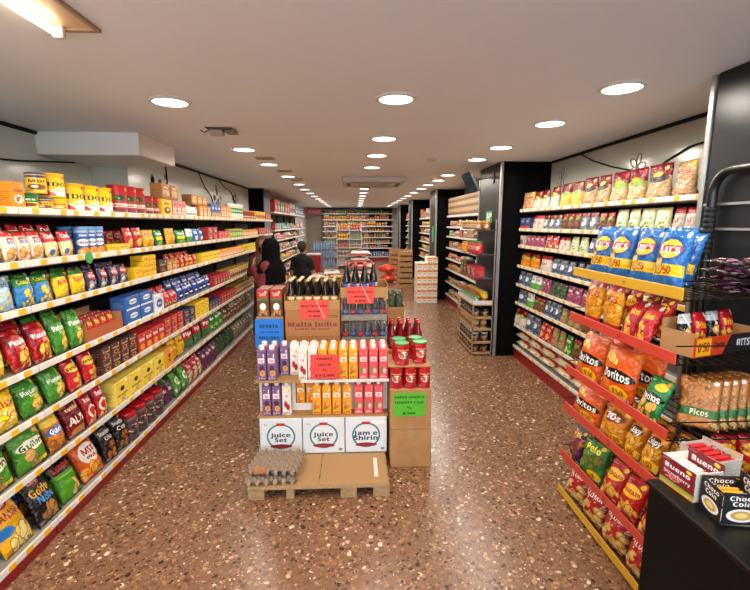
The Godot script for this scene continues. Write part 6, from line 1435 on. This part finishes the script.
# ------------------------------------------------------------------ people
# bones: [from, to, radius, radius, colour]; one smooth skin round all of them
func skin(bones: Array, cell: float, blend: float, st: SurfaceTool):
	var lo = Vector3(1e9, 1e9, 1e9); var hi = -lo
	for b in bones:
		var r = maxf(b[2], b[3]) + cell * 2
		lo = lo.min(b[0] - Vector3.ONE * r).min(b[1] - Vector3.ONE * r); hi = hi.max(b[0] + Vector3.ONE * r).max(b[1] + Vector3.ONE * r)
	var n = Vector3i(((hi - lo) / cell).ceil()) + Vector3i.ONE
	var f := PackedFloat32Array(); f.resize(n.x * n.y * n.z); f.fill(1e3)
	# each bone touches only the grid points near it
	for b in bones:
		var A: Vector3 = b[0]; var ab: Vector3 = b[1] - b[0]; var L = maxf(ab.length_squared(), 1e-9); var ra: float = b[2]; var rb: float = b[3]
		var pad = Vector3.ONE * (maxf(ra, rb) + blend * 2.0 + cell * 2.0)
		var i0 = Vector3i(((A.min(b[1]) - pad - lo) / cell).floor()).clamp(Vector3i.ZERO, n - Vector3i.ONE)
		var i1 = Vector3i(((A.max(b[1]) + pad - lo) / cell).ceil()).clamp(Vector3i.ZERO, n - Vector3i.ONE)
		for z in range(i0.z, i1.z + 1):
			for y in range(i0.y, i1.y + 1):
				for x in range(i0.x, i1.x + 1):
					var p = lo + Vector3(x, y, z) * cell
					var t = clampf((p - A).dot(ab) / L, 0.0, 1.0)
					var d = (p - A - ab * t).length() - lerpf(ra, rb, t)
					var k = x + n.x * (y + n.y * z); var e = f[k]
					if e > 100.0: f[k] = d
					else:
						var hh = maxf(blend - absf(d - e), 0.0) / blend
						f[k] = minf(d, e) - hh * hh * blend * 0.25
	var idx := {}
	var verts := []; var cols := []
	var corner = [Vector3i(0, 0, 0), Vector3i(1, 0, 0), Vector3i(0, 1, 0), Vector3i(1, 1, 0), Vector3i(0, 0, 1), Vector3i(1, 0, 1), Vector3i(0, 1, 1), Vector3i(1, 1, 1)]
	var edges = [[0, 1], [2, 3], [4, 5], [6, 7], [0, 2], [1, 3], [4, 6], [5, 7], [0, 4], [1, 5], [2, 6], [3, 7]]
	for z in n.z - 1:
		for y in n.y - 1:
			for x in n.x - 1:
				var k0 = x + n.x * (y + n.y * z)
				var a = f[k0]
				if a > cell * 2.5 or a < -cell * 2.5: continue
				var v := []
				var neg := 0
				for c in corner:
					var q = f[k0 + c.x + n.x * (c.y + n.y * c.z)]; v.append(q)
					if q < 0: neg += 1
				if neg == 0 or neg == 8: continue
				var s = Vector3.ZERO; var m := 0
				for e in edges:
					var p = v[e[0]]; var q = v[e[1]]
					if (p < 0) != (q < 0):
						s += Vector3(corner[e[0]]).lerp(Vector3(corner[e[1]]), p / (p - q)); m += 1
				var pos = lo + (Vector3(x, y, z) + s / m) * cell
				idx[k0] = verts.size(); verts.append(pos)
				var best = 1e9; var col = Color.WHITE
				for b in bones:
					var ab2 = b[1] - b[0]; var t2 = clampf((pos - b[0]).dot(ab2) / maxf(ab2.length_squared(), 1e-9), 0, 1)
					var d2 = (pos - b[0] - ab2 * t2).length() - lerpf(b[2], b[3], t2)
					if d2 < best: best = d2; col = b[4]
				cols.append(col)
	var emit = func(a, b2, c, d, flip):
		var q = [a, b2, c, d] if not flip else [a, d, c, b2]
		for t in [[0, 1, 2], [0, 2, 3]]:
			for w in t: st.set_color(cols[q[w]]); st.set_smooth_group(1); st.add_vertex(verts[q[w]])
	var sx = 1; var sy = n.x; var sz = n.x * n.y
	for k in idx:
		var x = k % n.x; var y = (k / n.x) % n.y; var z = k / sz
		var a = f[k]
		if y > 0 and z > 0 and (a < 0) != (f[k + sx] < 0) and idx.has(k - sy) and idx.has(k - sz) and idx.has(k - sy - sz): emit.call(idx[k], idx[k - sy], idx[k - sy - sz], idx[k - sz], a < 0)
		if x > 0 and z > 0 and (a < 0) != (f[k + sy] < 0) and idx.has(k - sx) and idx.has(k - sz) and idx.has(k - sx - sz): emit.call(idx[k], idx[k - sz], idx[k - sx - sz], idx[k - sx], a < 0)
		if x > 0 and y > 0 and (a < 0) != (f[k + sz] < 0) and idx.has(k - sx) and idx.has(k - sy) and idx.has(k - sx - sy): emit.call(idx[k], idx[k - sx], idx[k - sx - sy], idx[k - sy], a < 0)
func lin(hex: String) -> Color: return hexc(hex).srgb_to_linear()
# a hand at wrist w, fingers along dir, palm facing nrm, gently curled
func hand_bones(w: Vector3, dir: Vector3, nrm: Vector3, side: float, col: Color, curl := 0.5, k := 1.0) -> Array:
	var acr = dir.cross(nrm).normalized() * side
	var out := [[w, w + dir * 0.05 * k, 0.02 * k, 0.024 * k, col], [w + acr * 0.018 * k + dir * 0.03 * k, w + acr * 0.024 * k + dir * 0.075 * k, 0.014 * k, 0.012 * k, col], [w - acr * 0.018 * k + dir * 0.03 * k, w - acr * 0.024 * k + dir * 0.072 * k, 0.014 * k, 0.012 * k, col]]
	for i in 4:
		var b = w + dir * (0.078 - absf(i - 1.4) * 0.004) * k + acr * (0.027 - i * 0.018) * k
		var L = [0.068, 0.078, 0.072, 0.055][i] * k
		var d1 = (dir + nrm * curl * 0.4).normalized(); var d2 = (dir + nrm * curl * 1.3).normalized()
		out.append([b, b + d1 * L * 0.5, 0.0088 * k, 0.008 * k, col]); out.append([b + d1 * L * 0.5, b + d1 * L * 0.5 + d2 * L * 0.5, 0.008 * k, 0.0065 * k, col])
	var tb = w + dir * 0.025 * k + acr * 0.024 * k; var td = (dir * 0.7 + acr * 0.7 + nrm * 0.4).normalized()
	out.append([tb, tb + td * 0.03 * k, 0.011 * k, 0.01 * k, col]); out.append([tb + td * 0.03 * k, tb + td * 0.03 * k + (dir + nrm * 0.5).normalized() * 0.026 * k, 0.0095 * k, 0.0075 * k, col])
	return out
# bare head: centre c, facing fwd
func head_bones(c: Vector3, fwd: Vector3, skin_c: Color, hair: Color, k := 1.0) -> Array:
	var r = fwd.cross(Vector3.UP).normalized(); var u = Vector3.UP
	var o := [[c + u * 0.03 * k - fwd * 0.015 * k, c + u * 0.02 * k + fwd * 0.02 * k, 0.082 * k, 0.078 * k, skin_c], [c + fwd * 0.04 * k - u * 0.02 * k, c + fwd * 0.052 * k - u * 0.075 * k, 0.055 * k, 0.034 * k, skin_c],
		[c + fwd * 0.095 * k + u * 0.01 * k, c + fwd * 0.115 * k - u * 0.022 * k, 0.008 * k, 0.013 * k, skin_c], [c + fwd * 0.084 * k - u * 0.052 * k + r * 0.016 * k, c + fwd * 0.084 * k - u * 0.052 * k - r * 0.016 * k, 0.006 * k, 0.006 * k, lin("8a4a42")]]
	for s in [-1, 1]:
		o.append([c + fwd * 0.085 * k + r * s * 0.03 * k + u * 0.012 * k, c + fwd * 0.086 * k + r * s * 0.036 * k + u * 0.012 * k, 0.008 * k, 0.008 * k, lin("2a1c16")])
		o.append([c + r * s * 0.08 * k + u * 0.012 * k, c + r * s * 0.083 * k - u * 0.02 * k, 0.014 * k, 0.01 * k, skin_c])
	o.append([c + u * 0.05 * k - fwd * 0.02 * k, c + u * 0.045 * k - fwd * 0.03 * k, 0.086 * k, 0.084 * k, hair]); o.append([c + u * 0.0 * k - fwd * 0.045 * k, c - u * 0.03 * k - fwd * 0.045 * k, 0.066 * k, 0.05 * k, hair])
	return o
func person(called: String, label: String, sets: Array, at: Vector3, turn: float) -> MeshInstance3D:
	var st := SurfaceTool.new(); st.begin(Mesh.PRIMITIVE_TRIANGLES)
	for s in sets: skin(s[0], s[1], s[2], st)
	st.generate_normals()
	var m := StandardMaterial3D.new(); m.vertex_color_use_as_albedo = true; m.roughness = 0.8
	var o := MeshInstance3D.new(); o.mesh = st.commit(); o.material_override = m; o.name = numbered(called); add_child(o)
	o.position = at; o.rotation.y = turn
	return tag(o, label, "person")
func V(x, y, z) -> Vector3: return Vector3(x, y, z)
func build_people():
	# figures face +z in their own frame
	var sk = lin("a8765a"); var blk = lin("0b0b0d"); var jean = lin("23262e"); var shoe = lin("2a2624")
	# someone in a black T-shirt, back to the camera
	var body = [
		[V(0, 1.08, -0.01), V(0, 0.8, 0), 0.115, 0.105, blk], [V(-0.09, 1.06, 0), V(0.09, 1.06, 0), 0.085, 0.085, blk], [V(-0.06, 0.84, 0), V(0.06, 0.84, 0), 0.1, 0.1, blk],
		[V(0, 1.1, 0), V(0, 1.2, 0.01), 0.05, 0.046, sk],
		[V(-0.145, 1.08, 0), V(-0.185, 0.93, -0.01), 0.056, 0.05, blk], [V(0.145, 1.08, 0), V(0.185, 0.93, -0.01), 0.056, 0.05, blk],
		[V(-0.187, 0.91, -0.01), V(-0.2, 0.84, 0.01), 0.04, 0.036, sk], [V(0.187, 0.91, -0.01), V(0.2, 0.84, 0.01), 0.04, 0.036, sk],
		[V(-0.2, 0.84, 0.01), V(-0.18, 0.66, 0.08), 0.036, 0.025, sk], [V(0.2, 0.84, 0.01), V(0.18, 0.66, 0.08), 0.036, 0.025, sk],
		[V(-0.075, 0.76, 0), V(-0.08, 0.42, 0.01), 0.09, 0.062, jean], [V(0.075, 0.76, 0), V(0.08, 0.42, 0.01), 0.09, 0.062, jean],
		[V(-0.08, 0.42, 0.01), V(-0.085, 0.08, -0.02), 0.062, 0.045, jean], [V(0.08, 0.42, 0.01), V(0.085, 0.08, -0.02), 0.062, 0.045, jean],
		[V(-0.085, 0.035, -0.04), V(-0.095, 0.03, 0.13), 0.038, 0.032, shoe], [V(0.085, 0.035, -0.04), V(0.095, 0.03, 0.13), 0.038, 0.032, shoe]]
	person("person", "person with short brown hair in a black T-shirt, back turned", [[body, 0.014, 0.03], [head_bones(V(0, 1.29, 0.02), Vector3(0, 0, 1), sk, lin("3a2418"), 0.98), 0.008, 0.012], [hand_bones(V(-0.18, 0.66, 0.08), V(0.05, -0.95, 0.3).normalized(), V(1, 0, 0.2).normalized(), 1, sk, 0.5, 0.95), 0.006, 0.006], [hand_bones(V(0.18, 0.66, 0.08), V(-0.05, -0.95, 0.3).normalized(), V(-1, 0, 0.2).normalized(), -1, sk, 0.5, 0.95), 0.006, 0.006]], V(-0.92, 0, -7.6), PI - 0.15).scale = Vector3.ONE * 0.96
	# woman in a black headscarf and red patterned tunic, turned to the shelf
	var red = lin("6e2226"); var drk = lin("1a1416")
	var w1 = [
		[V(0, 1.13, -0.01), V(0, 0.82, 0), 0.12, 0.13, red], [V(-0.1, 1.12, 0), V(0.1, 1.12, 0), 0.085, 0.085, red], [V(-0.06, 0.84, 0), V(0.06, 0.84, 0), 0.13, 0.13, red], [V(0, 0.82, 0), V(0, 0.5, 0), 0.17, 0.2, red],
		[V(0, 1.16, 0), V(0, 1.26, 0.01), 0.055, 0.05, blk],
		[V(-0.15, 1.13, 0), V(-0.2, 0.93, 0.02), 0.062, 0.055, red], [V(-0.2, 0.93, 0.02), V(-0.12, 0.93, 0.25), 0.054, 0.042, red],
		[V(0.15, 1.13, 0), V(0.2, 0.92, 0.03), 0.062, 0.055, red], [V(0.2, 0.92, 0.03), V(0.1, 1.1, 0.2), 0.054, 0.04, red],
		[V(-0.08, 0.5, 0), V(-0.08, 0.08, 0), 0.1, 0.07, drk], [V(0.08, 0.5, 0), V(0.08, 0.08, 0), 0.1, 0.07, drk],
		[V(-0.08, 0.035, -0.03), V(-0.09, 0.03, 0.14), 0.038, 0.032, shoe], [V(0.08, 0.035, -0.03), V(0.09, 0.03, 0.14), 0.038, 0.032, shoe]]
	var p1 = person("person", "woman in a black headscarf and red patterned tunic facing the shelves", [[w1, 0.014, 0.035], [head_bones(V(0, 1.34, 0.02), Vector3(0, 0, 1), sk, blk), 0.008, 0.012], [hand_bones(V(-0.12, 0.93, 0.25), V(0.3, 0.1, 0.95).normalized(), V(0.9, 0, -0.3).normalized(), 1, sk, 0.6), 0.006, 0.006], [hand_bones(V(0.1, 1.1, 0.2), V(-0.3, 0.85, 0.2).normalized(), V(-0.6, 0, -0.8).normalized(), -1, sk, 0.6), 0.006, 0.006]], V(-1.05, 0, -5.5), -PI / 2 - 0.35)
	scarf(p1, blk, 1.34, 0.92)
	# woman in a brown headscarf and dark red robe, holding a white packet
	var rob = lin("5a161c"); var brw = lin("5c4436")
	var w2 = [
		[V(0, 1.15, -0.01), V(0, 0.82, 0), 0.12, 0.14, rob], [V(-0.1, 1.14, 0), V(0.1, 1.14, 0), 0.085, 0.085, rob], [V(0, 0.82, 0), V(0, 0.1, 0), 0.15, 0.2, rob],
		[V(0, 1.16, 0), V(0, 1.27, 0.01), 0.055, 0.05, brw],
		[V(-0.15, 1.14, 0), V(-0.19, 0.94, 0.04), 0.062, 0.056, rob], [V(-0.19, 0.94, 0.04), V(-0.08, 0.97, 0.24), 0.055, 0.042, rob],
		[V(0.15, 1.14, 0), V(0.19, 0.94, 0.04), 0.062, 0.056, rob], [V(0.19, 0.94, 0.04), V(0.08, 0.97, 0.24), 0.055, 0.042, rob],
		[V(-0.08, 0.035, 0.05), V(-0.09, 0.03, 0.22), 0.036, 0.03, shoe], [V(0.08, 0.035, 0.05), V(0.09, 0.03, 0.22), 0.036, 0.03, shoe]]
	var p2 = person("person", "woman in a brown headscarf and dark red robe holding a packet", [[w2, 0.014, 0.035], [head_bones(V(0, 1.35, 0.02), Vector3(0, 0, 1), sk, brw), 0.008, 0.012], [hand_bones(V(-0.08, 0.97, 0.24), V(0.15, 0.15, 0.95).normalized(), V(0.95, 0, 0).normalized(), 1, sk, 0.4), 0.006, 0.006], [hand_bones(V(0.08, 0.97, 0.24), V(-0.15, 0.15, 0.95).normalized(), V(-0.95, 0, 0).normalized(), -1, sk, 0.4), 0.006, 0.006]], V(-1.33, 0, -6.4), 0.25)
	scarf(p2, brw, 1.35, 0.98)
	var pk = put(template("pouch", 0.09, 0.14, 0.05, "pk_white"), "white_packet", "white packet held in the hands of the brown-scarfed woman", "packet", "", p2.transform * Transform3D(Basis.IDENTITY, V(0, 0.93, 0.32)))
# cloth hanging from the crown over shoulders and back, open at the face
func scarf(p: MeshInstance3D, col: Color, head_y: float, hem: float):
	var prof = [[0.0, head_y + 0.142], [0.06, head_y + 0.13], [0.1, head_y + 0.085], [0.114, head_y + 0.02], [0.112, head_y - 0.06], [0.125, head_y - 0.13], [0.2, head_y - 0.19], [0.225, head_y - 0.27], [0.215, hem + 0.06], [0.22, hem]]
	var b := Build.new(); var seg := 36
	var pt = func(k: int, i: int):
		var a = TAU * i / seg; var r: float = prof[k][0]; var y: float = prof[k][1]
		var fold = 1.0 + 0.035 * sin(a * 9.0 + k) * clampf((k - 4) / 3.0, 0.0, 1.0)
		var dep = 0.72 if k > 5 else (1.0 if k < 5 else 0.9)
		if k > 6 and cos(a) > 0.3: y = lerpf(y, head_y - 0.27, 0.8)
		return Vector3(sin(a) * r * fold, y, cos(a) * r * fold * dep + 0.005)
	for k in prof.size() - 1:
		for i in seg:
			var a = TAU * (i + 0.5) / seg
			if k in [2, 3, 4] and cos(a) > 0.74: continue    # the face
			var A = pt.call(k, i); var B = pt.call(k, i + 1); var C = pt.call(k + 1, i + 1); var D = pt.call(k + 1, i)
			b.quad(A, B, C, D, Vector2.ZERO, Vector2.ZERO, Vector2.ZERO, Vector2.ZERO, 1)
	var m := StandardMaterial3D.new(); m.albedo_color = col.linear_to_srgb(); m.roughness = 0.9; m.metallic_specular = 0.2
	part(b, "headscarf", m, p)
